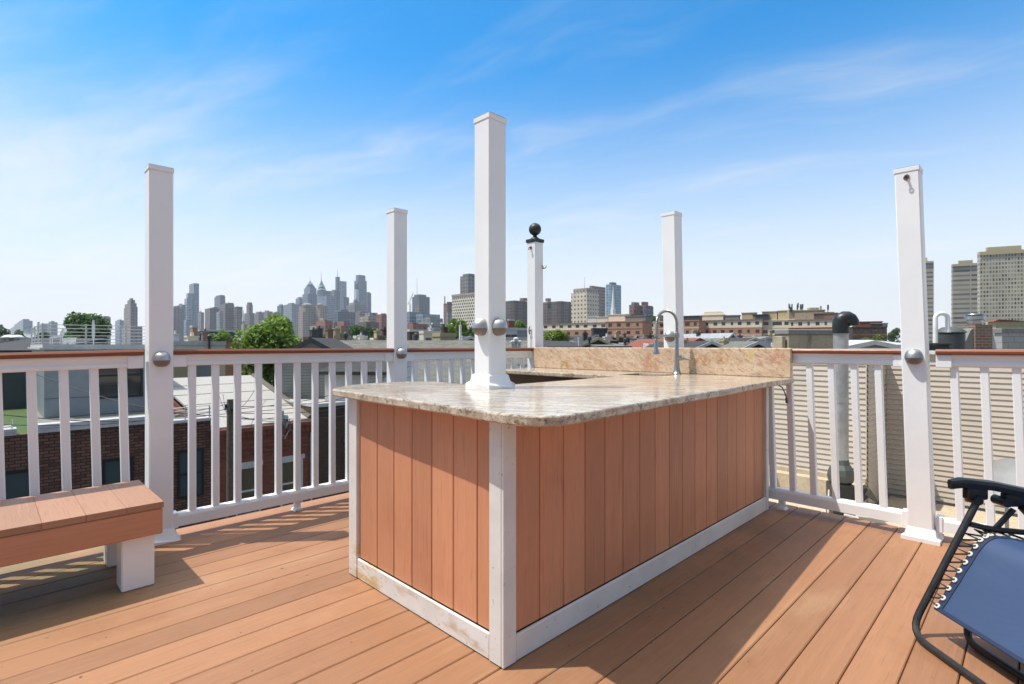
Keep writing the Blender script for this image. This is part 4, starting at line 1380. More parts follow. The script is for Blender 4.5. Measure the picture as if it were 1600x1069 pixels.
rowhouse('plum_roof_house', 'house with a dark plum roof below the rounded tree right of the corner post', 846, 846.5, 900, 530.5, 44, 'charcoal', 'darkshingle', 'shed', 6, None, (), 544, None, 7)
rowhouse('cream_shed_house', 'small cream house with a red door right of the rounded tree', 893, 893.5, 916, 530, 52, 'cream', 'greyroof', 'shed', -12, None, (), 540, None, 6)
rowhouse('tan_ridge_house', 'low house with a tan ridge and dark roof below the black box house', 906, 906.5, 960, 529, 48, 'charcoal', 'darkshingle', 'gable', 10, 'tanstucco', [(.35, .3, .4, .4, 'charcoal')], 542, None, 7)
t, a, b, H = rowhouse('black_box_house', 'black modern box house with one white framed window', 924, 927, 949, 512.5, 86, 'charcoal', 'greyroof', 'flat', 20, None, (), cop='charcoal')
window(t, .55, H - 2.9, .95, 1.8, 'y', -.002, 'frame_white', 'glass', True, None, .16, 0)
rowhouse('black_low_house', 'long low black roofed house stretching in front of the black box house', 900, 901, 966, 524.5, 70, 'charcoal', 'darkshingle', 'shed', 12, None, (), 534, None, 10)
rowhouse('ribbed_roof_house', 'low house with a grey ribbed roof left of the faucet', 934, 934.5, 982, 534, 46, 'greysiding', 'shingle', 'shed', 12, None, [(.85, .5, .5, .4, 'whitepaint')], 543, None, 8)
rowhouse('grey_peak_house', 'grey house with a steep pale peak just left of the faucet', 985, 985.5, 1003, 525, 70, 'concrete', 'shingle', 'gable', 30, None, (), 540)
rowhouse('pale_shed_house', 'pale low house behind the spray head of the faucet', 994, 996, 1030, 532, 60, 'whitepaint', 'whiteroof', 'flat', 25, None, [(.3, .3, .5, .3, 'galv'), (.6, .5, .6, .5, 'charcoal')])
rowhouse('green_shed_house', 'grey green low house between the faucet and the post behind it', 1018, 1019, 1046, 528, 64, 'greysiding', 'greyroof', 'shed', 20, None, (), 538)
rowhouse('rust_roof_house', 'low house with a rust red sloping roof right of the post behind the faucet', 1062, 1062.5, 1118, 530, 50, 'brick_brown', 'rustroof', 'gable', 24, 'rustroof', [(.3, .3, .35, -.6, 'charcoal'), (.75, .6, .3, -.5, 'pvc')], 545, None, 9)
rowhouse('grey_hip_house', 'grey roofed house with a pale rake, right of the rust red roof', 1100, 1101, 1150, 530, 55, 'whitepaint', 'shingle', 'gable', 22, 'coping', [(.25, .4, .3, -.5, 'galv'), (.7, .5, .5, -.2, 'brick_weathered')], 541, None, 10)
rowhouse('silver_gable_house', 'house with a steep silver gable above the grey roofs', 1126, 1126.5, 1158, 521.5, 68, 'greysiding', 'galv', 'gable', 30, 'coping', [(.4, .5, .4, .2, 'brick_brown')], 537, None, 10)
rowhouse('charcoal_gable_house', 'charcoal gabled house with white rakes right of the silver gable', 1146, 1146.5, 1208, 529, 52, 'charcoal', 'darkshingle', 'gable', 16, 'coping', [(.2, .3, .3, -.4, 'galv'), (.8, .4, .45, -.3, 'brick_brown')], 543, None, 10)
rowhouse('white_gable_cottage', 'white house with a broad low gable left of the stucco chimney', 1172, 1172.5, 1226, 527, 66, 'whitepaint', 'greyroof', 'gable', 14, 'whitepaint', [(.3, .5, .5, .2, 'charcoal'), (.75, .5, .4, .1, 'tanstucco')], 534, None, 8)
rowhouse('beige_gable_house', 'low beige gable with white trim between the vent duct and the right post', 1318, 1318.5, 1406, 535.5, 30, 'siding', 'coping', 'gable', -3, 'whitepaint', (), 544.5, None, 6)
rowhouse('grey_shed_house', 'pale grey roofed house behind the beige gable', 1378, 1378.5, 1430, 533, 42, 'greysiding', 'coping', 'shed', -4, None, (), 541, None, 6)

more = [(866, 868, 896, 527, 72, 'brick_orange', 'rustroof', 'flat', 'low orange brick house behind the rounded tree'), (956, 958, 984, 527.5, 78, 'brick_brown', 'greyroof', 'flat', 'brown brick house with a cream chimney right of the black box house'),
        (1036, 1037, 1062, 529, 58, 'cream', 'darkshingle', 'shed', 'cream house under a dark slope behind the lever of the faucet'), (1076, 1077, 1104, 525.5, 80, 'brick_weathered', 'greyroof', 'flat', 'weathered brick house with two chimneys above the rust red roof'),
        (1156, 1157, 1180, 526, 84, 'tanstucco', 'darkshingle', 'shed', 'tan house under a dark slope right of the silver gable'), (1196, 1198, 1222, 524, 90, 'brick_brown', 'greyroof', 'flat', 'dark brick house left of the stucco chimney top'),
        (1088, 1089, 1128, 535, 42, 'charcoal', 'darkshingle', 'gable', 'low charcoal gable nearest the backsplash, right of the faucet'), (1160, 1161, 1200, 535.5, 40, 'brick_brown', 'shingle', 'gable', 'low grey gable nearest the backsplash, left of the stucco chimney')]
for i, (a_, b_, c_, y_, d_, wl, rf_, kd, lab) in enumerate(more):
    rowhouse(('low_house', 'brick_house', 'cream_house', 'brick_house', 'tan_house', 'brick_house', 'gable_house', 'gable_house')[i], lab, a_, b_, c_, y_, d_, wl, rf_, kd, 18, 'coping' if kd == 'gable' else None,
             [(.25, .4, .5, .7 if kd == 'flat' else .1, 'tanstucco'), (.7, .5, .45, .5 if kd == 'flat' else .0, 'brick_weathered')], y_ + 9, (2, 1, .9, 1.3, .7, 3, 'frame_white', 'glass') if kd == 'flat' else None, None if kd == 'flat' else 7, cop=wl)

# ------------------------------------------------------------------ brick and cream apartment blocks
def apartment(label, x0, x1, y, d, wall, band, storeys, cols, fr='frame_black', yaw=-14, depth=16, ww=None, rooftops=(), group='brick and cream apartment blocks', top_wall=None, gl='glass', side=None, sh=2.95):
    yaw = yaw - 18
    if side:
        m, l1, l2, zb, zt = pbox(None, x0, side, x1, y, d, yaw, None, None, ret=True); xc = side
    else:
        m, l1, l2, zb, zt = pbox(None, x0, x0, x1, y, d, yaw, None, depth, ret=True); xc = x0
    t = bthing('apartment_block', label, 'apartment block', xc, d, yaw, group)
    H = zt - GZ
    mb = MB(); mb.box(0, l1, 0, l2, 0, H - (sh if top_wall else .35)); mb.build('wall', M[wall], t)
    if top_wall:
        mb = MB(); mb.box(.0, l1, .6, l2, H - sh + .002, H - .3); mb.build('top_storey', M[top_wall], t)
    mb = MB(); mb.box(-.15, l1 + .15, .3 if top_wall else -.15, l2, H - .298 if top_wall else H - .348, H); mb.build('cornice', M['brick_weathered' if top_wall else wall], t)
    mb = MB()
    for s in range(storeys):
        mb.box(-.05, l1 + .05, -.07, -.001, H - sh * (s + 1) - .12 + (.0 if s else .0), H - sh * (s + 1) + .18)
    mb.build('band_course', M[band], t)
    w = ww or min(2.2, l1 / cols * .6)
    rng = random.Random(int(x0))
    cols = max(2, int(cols * .8))
    for s in range(storeys):
        for c in range(cols):
            k = w * rng.choice((1, 1, .6))
            window(t, (c + .5) * l1 / cols + rng.uniform(-.2, .2), H - sh * (s + 1) + .95, round(k, 2), 1.12, 'y', .599 if (top_wall and s == 0) else -.002, fr, rng.choice((gl, gl, 'glass_teal')), False, None, .09, 0)
    for (fx, w_, hh, mt, fw) in rooftops:
        mb = MB(); cx = fx * l1
        mb.box(cx - w_ / 2, cx + w_ / 2, 2.5, 2.5 + w_ * .7, H - .3, H + hh); mb.box(cx - w_ / 2 - .2, cx + w_ / 2 + .2, 2.3, 2.7 + w_ * .7, H + hh + .002, H + hh + .25)
        if fw: mb.prism([(cx - w_ / 2 + .5, H + hh + .251), (cx + w_ / 2, H + hh + .251), (cx + w_ / 2 - .8, H + hh + 1.4), (cx - w_ / 2 + 1, H + hh + 1.4)], 'y', 3, 6)
        mb.build('penthouse', M[mt], t)
    return t, l1, l2, H


apartment('long low cream and white terrace behind the rounded tree', 846, 948, 506, 235, 'brick_orange', 'cream', 3, 11, top_wall='cream', rooftops=((.75, 4, 2.4, 'whitepaint', 0), (.9, 5, 2.2, 'cream', 0)))
apartment('orange brick block with recessed balconies left of the faucet', 946, 1004, 502.5, 205, 'brick_orange', 'brick_weathered', 4, 6, rooftops=((.25, 7, 2.6, 'cream', 0), (.75, 8, 1.8, 'greyroof', 0)), side=946.2)
apartment('cream stucco block with wide dark windows behind the faucet spout', 990, 1040, 503.5, 222, 'cream', 'whitepaint', 4, 4, ww=3.2)
apartment('brick block crossed by white bands just behind the faucet', 1026, 1074, 503, 216, 'brick_orange', 'whitepaint', 4, 4)
apartment('orange brick block with dark balconies right of the post behind the faucet', 1068, 1092, 500.5, 196, 'brick_orange', 'cream', 4, 2, rooftops=((.4, 6, 1.5, 'charcoal', 0),))
apartment('long brick block with a set back cream top storey and white bands', 1086, 1190, 501, 205, 'brick_orange', 'whitepaint', 4, 11, top_wall='cream', rooftops=((.25, 8, 2.0, 'cream', 1), (.55, 5, 1.6, 'greyroof', 0), (.80, 4.8, 2.4, 'tanstucco', 0), (.97, 5, 1.6, 'charcoal', 0)))
t, a, b, H = apartment('cream stucco block with wide windows left of the stucco chimney', 1188, 1242, 500, 196, 'cream', 'whitepaint', 4, 4, ww=3.0, rooftops=((.25, 5, 3.0, 'tanstucco', 0), (.7, 4.6, 3.2, 'tanstucco', 0)))
apartment('cream and brick block with an orange awning behind the stucco chimney', 1232, 1310, 500, 186, 'brick_orange', 'brick_red', 4, 8, top_wall='cream', rooftops=((.42, 9, 3.2, 'concrete', 0), (.75, 7, 2.0, 'brick_weathered', 0)))
q = bthing('antenna_house', 'rooftop room crowded with cell antennas above the stucco chimney', 'rooftop room', 1234, 190, -14, z=hat(500, 190))
mb = MB(); mb.box(0, 5.2, 1, 6, 0, 3.6); mb.box(5.3, 15, 2, 6, 0, 2.8, 0); mb.box(7, 10, 1.5, 5, 2.802, 4.4); mb.build('room', M['concrete'], q)
rng = random.Random(5)
proto = None
for i in range(22):
    x = rng.choice((.1, .5, .9, 1.8, 2.8, 3.8, 4.2, 4.5, 9.8, 10.4, 12.6, 13.0)) + rng.uniform(-.1, .1)
    z = (3.5 if x < 5 else 2.6) - rng.uniform(.2, .9)
    if proto is None:
        mb = MB(); mb.tube([(0, 0, 0), (0, 0, 2.6)], .06, 6); mb.box(-.2, .2, -.25, -.07, 1.2, 3.0); p_ = proto = mb.build('antenna_panel', M['greencollar'], q)
    else:
        p_ = proto.copy(); COL.objects.link(p_); p_.parent = q
    p_.location = (x, .8 + rng.uniform(0, .5), z)
    p_.scale = (1, 1, rng.uniform(.5, 1))
mb = MB(); mb.box(1.0, 5.2, -.9, .95, -2.4, -2.1); mb.prism([(-.9, -2.1), (.95, -2.1), (.95, -1.7)], 'x', 1.0, 5.2); mb.build('awning', M['orange'], q)
apartment('dark red brick stepped block right of the black duct elbow', 1332, 1386, 510.5, 185, 'brick_brown', 'brick_weathered', 4, 7, rooftops=((.52, 8, 1.6, 'brick_red', 0), (.82, 5, 1.0, 'panel', 0)), yaw=-6)
# ------------------------------------------------------------------ skyline
FC = {}
_rng = random.Random(11)


def fac(name, *a, **k):
    FC[name] = facade('facade_' + name, *a, **k)


fac('blueglass', (.15, .20, .245), (.045, .07, .095), (.12, .175, .22), 9, 8, .72, .62)
fac('slateglass', (.115, .145, .175), (.035, .05, .065), (.09, .12, .15), 8, 7, .6, .6)
fac('paleglass', (.23, .29, .335), (.08, .12, .155), (.20, .255, .31), 11, 9, .75, .65)
fac('rose', (.215, .165, .155), (.05, .05, .055), (.14, .12, .12), 8, 6.5, .5, .5)
fac('brown', (.15, .112, .095), (.04, .04, .045), (.10, .09, .085), 8, 6.5, .5, .5)
fac('greybrown', (.19, .168, .155), (.05, .055, .06), (.13, .125, .12), 8, 7, .5, .5)
fac('beige', (.36, .295, .22), (.08, .075, .07), (.22, .19, .165), 7, 6, .45, .5)
fac('tan', (.31, .23, .165), (.065, .06, .055), (.17, .14, .12), 7, 6.5, .45, .5)
fac('redbrick', (.29, .125, .085), (.06, .05, .05), (.17, .12, .10), 4.5, 4, .45, .45)
fac('greygreen', (.235, .265, .255), (.09, .115, .12), (.18, .21, .21), 9, 7, .6, .5)
fac('darkblue', (.085, .105, .13), (.03, .04, .05), (.08, .10, .12), 8, 7, .6, .6)
fac('waffle', (.66, .60, .46), (.02, .02, .02), (.05, .045, .04), 5.6, 4.9, .58, .62, stagger=True)
fac('balcony', (.15, .11, .09), (.018, .018, .02), (.10, .09, .085), 5.5, 5.2, .62, .5, vband=21)
fac('hotel', (.62, .54, .41), (.035, .03, .028), (.07, .06, .055), 7.2, 7.0, .38, .42)
fac('hotelslab', (.25, .19, .135), (.08, .065, .055), (.15, .12, .095), 60, 5.5, .97, .45)
fac('bluetower', (.22, .33, .40), (.055, .10, .14), (.19, .30, .37), 7, 6, .7, .55)
fac('towers', (.46, .415, .31), (.035, .04, .038), (.30, .325, .285), 1.8, 3.0, .62, .60, roof=(.4, .36, .27))
fac('towerlines', (.36, .33, .25), (.06, .06, .055), (.24, .235, .20), 14, 4.6, .93, .42, roof=(.4, .36, .27))
fac('redtwin', (.25, .115, .082), (.045, .045, .045), (.14, .12, .12), 7, 5.5, .5, .5)
FC['plainglass'] = glassy('smooth_blue_glass', (.11, .15, .185), .12, .15)
FC['lightstrip'] = plain('pale_glass_strip', (.5, .56, .6), .25)
FC['darknotch'] = plain('dark_notch', (.03, .035, .04), .5)
FC['spire'] = plain('dark_steel_spire', (.14, .16, .18), .4)
FC['chev'] = plain('white_gable_stripe', (.62, .66, .70), .4)


def tower(name, label, body, parts=(), cat='tower', group=None):
    """body / parts: (part name, x0, xc, x1, ytop, dist, facade[, ybase])"""
    _, x0, xc, x1, y, d, f = body[:7]
    yaw = body[8] if len(body) > 8 else 45
    t = bthing(name, label, cat, xc, d, yaw, group)
    inv = TM(t).inverted()
    if not parts and cat in ('office block', 'building', 'tower') and x1 - x0 > 7:
        a_, b_ = _rng.uniform(.18, .35), _rng.uniform(.6, .85)
        xa, xb = x0 + (x1 - x0) * a_, x0 + (x1 - x0) * b_
        parts = (('rooftop_plant', xa, xa + (xb - xa) * .55, xb, y - _rng.uniform(1.0, 2.0), d + 14, 'greybrown', y + 1),)
        xc2 = x0 + (x1 - x0) * _rng.uniform(.2, .8)
        parts += (('mast', xc2, .25, .15, y - _rng.uniform(2, 4.5), y + .5, d + 15, 'spire'),)
    for b in (body,) + tuple(parts):
        nm = b[0]
        mb = MB()
        mat = FC.get(b[-1] if nm in ('mast', 'cone', 'wedge', 'dome') else b[6]) or M.get(b[6] if nm not in ('mast', 'cone', 'wedge', 'dome') else b[-1])
        if nm in ('mast', 'cone', 'dome'):
            _, px, w0, w1, ya, yb, dd, _m = b
            z0, z1_ = hat(yb, dd), hat(ya, dd)
            c = (xat(px, dd), dd, 0)
            if nm == 'dome':
                r = w0 * dd / F
                mb.lathe([(max(.05, r * math.cos(a)), z0 + (z1_ - z0) * math.sin(a)) for a in [i * math.pi / 12 for i in range(7)]], 12, c)
            else:
                mb.lathe([(w0 * dd / F, z0), (w1 * dd / F, z1_)], 8, c)
        elif nm == 'wedge':
            # gabled glass crown: four-sided, apex line
            _, x0_, xc_, x1_, ya, yb, dd, _m = b
            m, l1, l2, zb, zt = pbox(None, x0_, xc_, x1_, ya, dd, yaw, yb, ret=True)
            mb.xf = m
            zm = zb + (zt - zb) * .45
            mb.add([(0, 0, zb), (l1, 0, zb), (l1, l2, zb), (0, l2, zb), (l1 / 2, 0, zm), (l1, l2 / 2, zm), (l1 / 2, l2, zm), (0, l2 / 2, zm), (l1 / 2, l2 / 2, zt)],
                   [(0, 1, 4), (1, 2, 5), (2, 3, 6), (3, 0, 7), (0, 4, 8), (4, 1, 8), (1, 5, 8), (5, 2, 8), (2, 6, 8), (6, 3, 8), (3, 7, 8), (7, 0, 8), (0, 3, 2, 1)])
        else:
            _, a0, ac, a1, ya, dd, _m = b[:7]
            yb = b[7] if len(b) > 7 else None
            pbox(mb, a0, ac, a1, ya, dd, yaw, yb)
        mb.build(nm, mat, t, inv=inv)
    return t


B = 'body'
# far left
tower('office_block', 'broad hazy blue block with a stepped top at the far left', (B, 15, 36, 51, 501, 2300, 'slateglass'), (('upper_block', 22, 36, 46, 498.5, 2310, 'slateglass', 502),), 'office block')
tower('office_block', 'low hazy grey block with a small turret, left of the dark leafy tree', (B, 57, 66, 74, 505.5, 2000, 'greybrown'), (('turret', 58, 60, 62, 503, 2003, 'greybrown', 507),), 'office block')
tower('office_block', 'plain hazy blue grey block touching the turreted one', (B, 71, 80, 90, 503.5, 2100, 'slateglass'), (), 'office block')
tower('brick_block', 'dark brick block cut by the left picture edge', (B, -16, -6, 4.5, 507, 600, 'brown'), (), 'building')
tower('apartment_tower', 'pale pinkish tower right behind the dark leafy tree', (B, 151, 163, 173, 495.5, 1500, 'rose'), (('setback', 155, 163, 171, 494, 1505, 'rose', 496),), 'tower')
tower('office_block', 'small blue block left of the pointed rose tower', (B, 180, 187, 194, 500.5, 2000, 'blueglass'), (), 'office block')
tower('rose_tower', 'rose grey tower with a tapering octagonal top left of the bench post', (B, 193.5, 204, 215, 479, 1150, 'rose'), (('setback', 195, 204, 213.5, 473.5, 1153, 'rose', 480), ('crown', 199, 204, 211, 468.5, 1156, 'rose', 474), ('roof_cap', 202, 204.5, 208, 466, 1158, 'rose', 469), ('podium', 190, 204, 222.5, 510, 1140, 'rose')))
# right of bench post
tower('office_block', 'rose grey block half hidden behind the bench post', (B, 262, 271, 284, 480, 1500, 'rose'), (), 'office block')
tower('office_block', 'blue block between the bench post and the tall stepped glass tower', (B, 277, 284, 290, 476, 1900, 'slateglass'), (), 'office block')
tower('glass_tower', 'tall pale blue glass tower stepping up to the right, right of the bench post', (B, 295.5, 303, 311, 442.5, 1900, 'blueglass'), (('lower_step', 288, 292, 300, 466, 1890, 'paleglass'), ('middle_step', 291, 294, 303, 458, 1894, 'paleglass'), ('base_wing', 287, 291, 313, 500, 1870, 'blueglass')))
tower('office_block', 'small rose block in the gap right of the stepped glass tower', (B, 309, 314, 319, 488, 1700, 'rose'), (), 'office block')
tower('office_block', 'rose brown block with a flat top left of the round shouldered tower', (B, 320, 328, 342, 481.5, 1500, 'brown'), (('upper_block', 329, 334, 340, 480, 1510, 'brown', 482),), 'office block')
tower('slate_tower', 'slate blue tower with a flat round shouldered top among brown blocks', (B, 335, 344, 352, 463, 2000, 'darkblue'), (('crown', 337, 344, 351, 461, 2004, 'darkblue', 463.5),))
tower('office_block', 'pale grey green block in front of the slate blue tower', (B, 338, 343, 349, 487, 1400, 'greygreen'), (), 'office block')
tower('brown_block', 'large dark brown block stepping down to the right above the big tree', (B, 342, 352, 366, 475, 1450, 'brown'), (('right_wing', 362, 370, 379, 479, 1440, 'brown'), ('penthouse', 349, 356, 365, 473, 1455, 'brown', 476)), 'office block')
tower('slim_tower', 'slim grey brown tower with a dark cap above the big tree', (B, 385, 389, 395, 476, 1500, 'greybrown'), (('crown', 386, 389, 394, 472.5, 1503, 'brown', 477), ('base_wing', 382, 390, 397, 489, 1490, 'greybrown')))
tower('church', 'small white church spire low to the left of the big tree', (B, 377, 380, 388, 507, 900, 'beige'), (('cone', 380.5, 2.4, .2, 484, 502, 895, 'towerwhite'), ('spire_base', 378.5, 380.5, 382.5, 500, 894, 'beige')), 'church')
for i, (a, b, c, y, d, f, lab) in enumerate(((396, 404, 412, 489, 1700, 'greybrown', 'low grey block just right of the slim tower over the big tree'), (410, 418, 426, 486.5, 1800, 'rose', 'low rose block over the middle of the big tree'), (424, 430, 438, 488.5, 1700, 'brown', 'low brown block over the right half of the big tree'))):
    tower('office_block', lab, (B, a, b, c, y, d, f), (), 'office block')
tower('office_block', 'blue block with a stepped left shoulder over the right edge of the big tree', (B, 433, 439, 447, 477.5, 2000, 'darkblue'), (), 'office block')
tower('office_block', 'broad grey green block left of the twin spired towers', (B, 443, 456, 471, 475, 1900, 'greygreen'), (), 'office block')
tower('office_block', 'blue block rising behind the grey green one, left of the spired towers', (B, 462, 468, 476, 466, 2300, 'blueglass'), (), 'office block')
tower('spired_tower', 'blue glass tower with a notched pointed crown, left of the spired pair', (B, 475, 484, 494.5, 450, 2200, 'blueglass'), (('wedge', 475.5, 484, 494, 437, 450.5, 2200, 'plainglass'), ('shoulder', 472.5, 481, 497.5, 459, 2180, 'slateglass'), ('mast', 484.5, .35, .1, 433, 441, 2215, 'spire'), ('crown_stripe', 479, 484, 489, 443, 2194, 'chev', 444.2)))
tower('spired_tower', 'taller blue glass tower with striped gables and a needle mast, right of the spired pair', (B, 495, 505, 516.5, 454, 2100, 'slateglass'), (('wedge', 495, 502, 510, 436, 454, 2100, 'plainglass'), ('mast', 502, .5, .12, 423, 439, 2110, 'spire'), ('crown_stripe', 497, 502, 507.5, 446, 2093, 'chev', 447.4), ('crown_stripe', 495.6, 502, 509, 451, 2090, 'chev', 452.4), ('shoulder', 496, 510, 526, 462, 2080, 'blueglass')))
tower('office_block', 'dark slate block between the striped spire and the mast topped tower', (B, 514, 523, 531, 454, 2250, 'darkblue'), (), 'office block')
tower('mast_tower', 'pale blue glass tower with an offset core and mast on top', (B, 524.5, 530, 541.5, 439, 2350, 'paleglass'), (('core', 524, 527, 531, 432.5, 2345, 'darkblue'), ('mast', 527.4, .5, .15, 421, 433, 2345, 'spire'), ('lower_block', 528, 537, 545.5, 464, 2300, 'darkblue')))
tower('notched_tower', 'tall slim pale glass tower with a dark notch under its square top', (B, 553.5, 559, 573, 438, 2200, 'blueglass'), (('crown', 556, 560, 571, 429.5, 2206, 'blueglass', 439), ('notch', 554.5, 556.5, 559.3, 444, 2192, 'darknotch', 452), ('light_strip', 554.3, 556.4, 560.5, 452, 2191, 'lightstrip', 472)))
tower('office_block', 'dark rounded block tucked behind the right of the notched tower', (B, 569, 575, 580, 458, 2300, 'darkblue'), (('crown', 571, 575, 578.5, 456.5, 2304, 'darkblue', 459),), 'office block')
tower('office_block', 'grey beige block with a little dome below the notched tower', (B, 541, 554, 572, 476, 1800, 'greybrown'), (('upper_block', 546, 555, 566, 472.5, 1806, 'beige', 477), ('dome', 556, 4, 0, 465.5, 473, 1815, 'spire')), 'building')
tower('office_block', 'left tan masonry block with an arched top below the spired pair', (B, 467, 478, 493, 478, 1500, 'tan'), (('dome', 480, 8, 0, 473.5, 478, 1510, 'tan'), ('front_wing', 466, 473, 483, 487, 1480, 'tan')), 'building')
tower('office_block', 'right tan masonry block with an arched top below the spired pair', (B, 492, 500, 510.5, 477.5, 1500, 'tan'), (('dome', 500, 5, 0, 473.5, 477.5, 1510, 'tan'),), 'building')
tower('office_block', 'flat blue grey block with pale window columns below the mast topped tower', (B, 510, 528, 555, 487, 1300, 'darkblue'), (('upper_block', 522, 533, 544, 484, 1310, 'slateglass', 488),), 'office block')
tower('office_block', 'grey block in the middle below the notched tower', (B, 551, 562, 578, 487, 1400, 'greybrown'), (), 'office block')
tower('low_block', 'stepped white and grey low block left of the second left post', (B, 562, 575, 592, 494, 900, 'beige'), (('upper_block', 570, 578, 590, 488.5, 910, 'greygreen', 495),), 'building')
tower('low_block', 'dark brick block right against the second left post', (B, 588, 596, 612, 491, 700, 'redbrick'), (), 'building')
tower('low_block', 'red brick block with white bands below the striped spire', (B, 494, 508, 520, 501, 700, 'redbrick'), (('penthouse', 500, 505, 511, 496.5, 705, 'beige', 502), ('front_wing', 484, 494, 506, 509, 680, 'beige')), 'building')
tower('low_block', 'small red brick block with two white bands left of the dark round tree', (B, 527, 537, 546, 502, 640, 'redbrick'), (('front_wing', 526, 533, 545, 509, 630, 'redbrick'),), 'building')
tower('low_block', 'low brown block between the two red brick blocks', (B, 512, 522, 532, 504, 760, 'brown'), (), 'building')
tower('low_block', 'low plum brown block right of the dark round tree', (B, 560, 572, 592, 503, 620, 'brown'), (), 'building')
# right of second left post
tower('slate_tower', 'slate tower with a stepped top and antenna right of the second left post', (B, 644, 655, 671.5, 463, 1700, 'darkblue'), (('crown', 647, 655, 666, 460, 1705, 'darkblue', 464), ('mast', 651.5, .35, .15, 434, 461, 1708, 'spire')))
tower('low_block', 'wide low blue glass block in front of the slate tower', (B, 634, 660, 687.5, 490.5, 1200, 'paleglass'), (('left_wing', 630, 640, 660, 487, 1210, 'blueglass'), ('upper_block', 648, 655, 664, 478, 1230, 'greybrown', 492)), 'office block')
tower('low_block', 'low grey block with a pale roof line left of the tree with white globes', (B, 655, 672, 692, 497, 700, 'greygreen'), (), 'building')
tower('low_block', 'dark brick flats behind the brown rowhouse right of the second left post', (B, 630, 645, 668, 506, 420, 'redbrick'), (), 'building')
cr = thing('tower_crane', 'thin construction crane beside the second left post', 'crane', (xat(641, 1500), 1500, GZ), 0)
mb = MB()
for a, b, c, d in ((640, 489, 640, 474), (640, 474, 646, 457), (640, 474, 637, 476), (637, 476, 646, 457), (642, 489, 642, 476)):
    mb.tube([(xat(a, 1500) - cr.location.x, 0, hat(b, 1500) - GZ), (xat(c, 1500) - cr.location.x, 0, hat(d, 1500) - GZ)], .55, 5)
mb.tube([(0, 0, 0), (0, 0, hat(474, 1500) - GZ)], .6, 5)
mb.build('lattice', FC['spire'], cr)
tower('stack_building', 'old brown building with a slim smokestack left of the waffle fronted tower', (B, 693, 699, 709, 474, 1000, 'redtwin'), (('mast', 695, .9, .8, 463, 476, 1005, 'redtwin'), ('penthouse', 698, 702, 708, 471.5, 1004, 'brown', 475), ('banner_wall', 697.5, 699.5, 706.5, 488, 985, 'paleglass'), ('red_band', 697.3, 699.4, 706.7, 482, 984, 'redtwin', 485.5)), 'building')
tower('waffle_tower', 'cream apartment tower with a dark waffle pattern facade left of the tallest post', (B, 706, 742, 766, 459.5, 850, 'waffle'), (('roof_band', 705.6, 742, 766.4, 456.8, 848.5, 'beige', 460),), 'apartment tower')
tower('grey_tower', 'grey tower with a glass right side rising behind the waffle fronted tower', (B, 719, 731.5, 752, 430.5, 1000, 'greybrown'), (('crown', 723, 733, 750, 427.5, 1005, 'darkblue', 431),))
# between tallest post and faucet
tower('balcony_tower', 'dark brown balconied apartment block left of the corner post', (B, 786, 804, 836, 469.5, 900, 'balcony'), (('penthouse', 812, 818, 824, 465.5, 915, 'redtwin', 470),), 'apartment tower')
tower('balcony_tower', 'dark brown balconied apartment block right of the corner post', (B, 838, 876, 901, 470.5, 930, 'balcony'), (('penthouse', 852, 856, 861, 466, 945, 'tan', 471),), 'apartment tower')
tower('hotel_tower', 'beige tower with small square windows and a brown right slab', (B, 892.5, 917, 936, 456.5, 880, 'hotel'), (('upper_floor', 896, 917, 934, 449.8, 888, 'beige', 457), ('slab', 921, 925, 946, 446.5, 905, 'hotelslab'), ('glass_bay', 922, 923, 932.5, 460, 896, 'darkblue'), ('mast', 913.5, .25, .2, 433, 451, 890, 'spire')), 'tower')
tower('blue_tower', 'blue glass tower with ribbed balconies behind the white steeple', (B, 946.5, 955, 970.5, 444, 1150, 'bluetower'), (('crown', 952, 957, 963, 441, 1155, 'darkblue', 445),))
q = tower('white_steeple', 'slender white church steeple in front of the blue glass tower', (B, 952.5, 958, 963, 491.5, 620, 'towerwhite'), (('belfry', 954, 958, 962, 483, 622, 'towerwhite', 492), ('cone', 958, 3.1, .25, 446, 484, 626, 'towerwhite')), 'church')
tower('twin_brick_block', 'left red brown block of a pair with grey hats right of the steeple', (B, 983, 990, 1003, 476, 700, 'redtwin'), (('penthouse', 986.5, 991, 999, 472, 706, 'greybrown', 477),), 'apartment tower')
tower('twin_brick_block', 'right red brown block of a pair with a dark glass side right of the steeple', (B, 1001, 1007, 1020, 477, 710, 'redtwin'), (('penthouse', 1002, 1007, 1013, 471.5, 716, 'redtwin', 478), ('glass_side', 1006, 1008, 1021, 478.5, 700, 'darkblue')), 'apartment tower')
tower('low_block', 'dark brick roofs stepping below the twin red brown blocks', (B, 966, 985, 1022, 490.5, 420, 'brown'), (('upper_block', 948, 960, 985, 494, 400, 'brown'),), 'building')
tower('low_block', 'small tan roof house right of the twin red brown blocks', (B, 1024, 1031, 1042, 494.5, 330, 'tan'), (), 'building')
tower('low_block', 'blue grey roof block touching the post behind the faucet', (B, 1033, 1039, 1056, 493.5, 420, 'slateglass'), (), 'building')
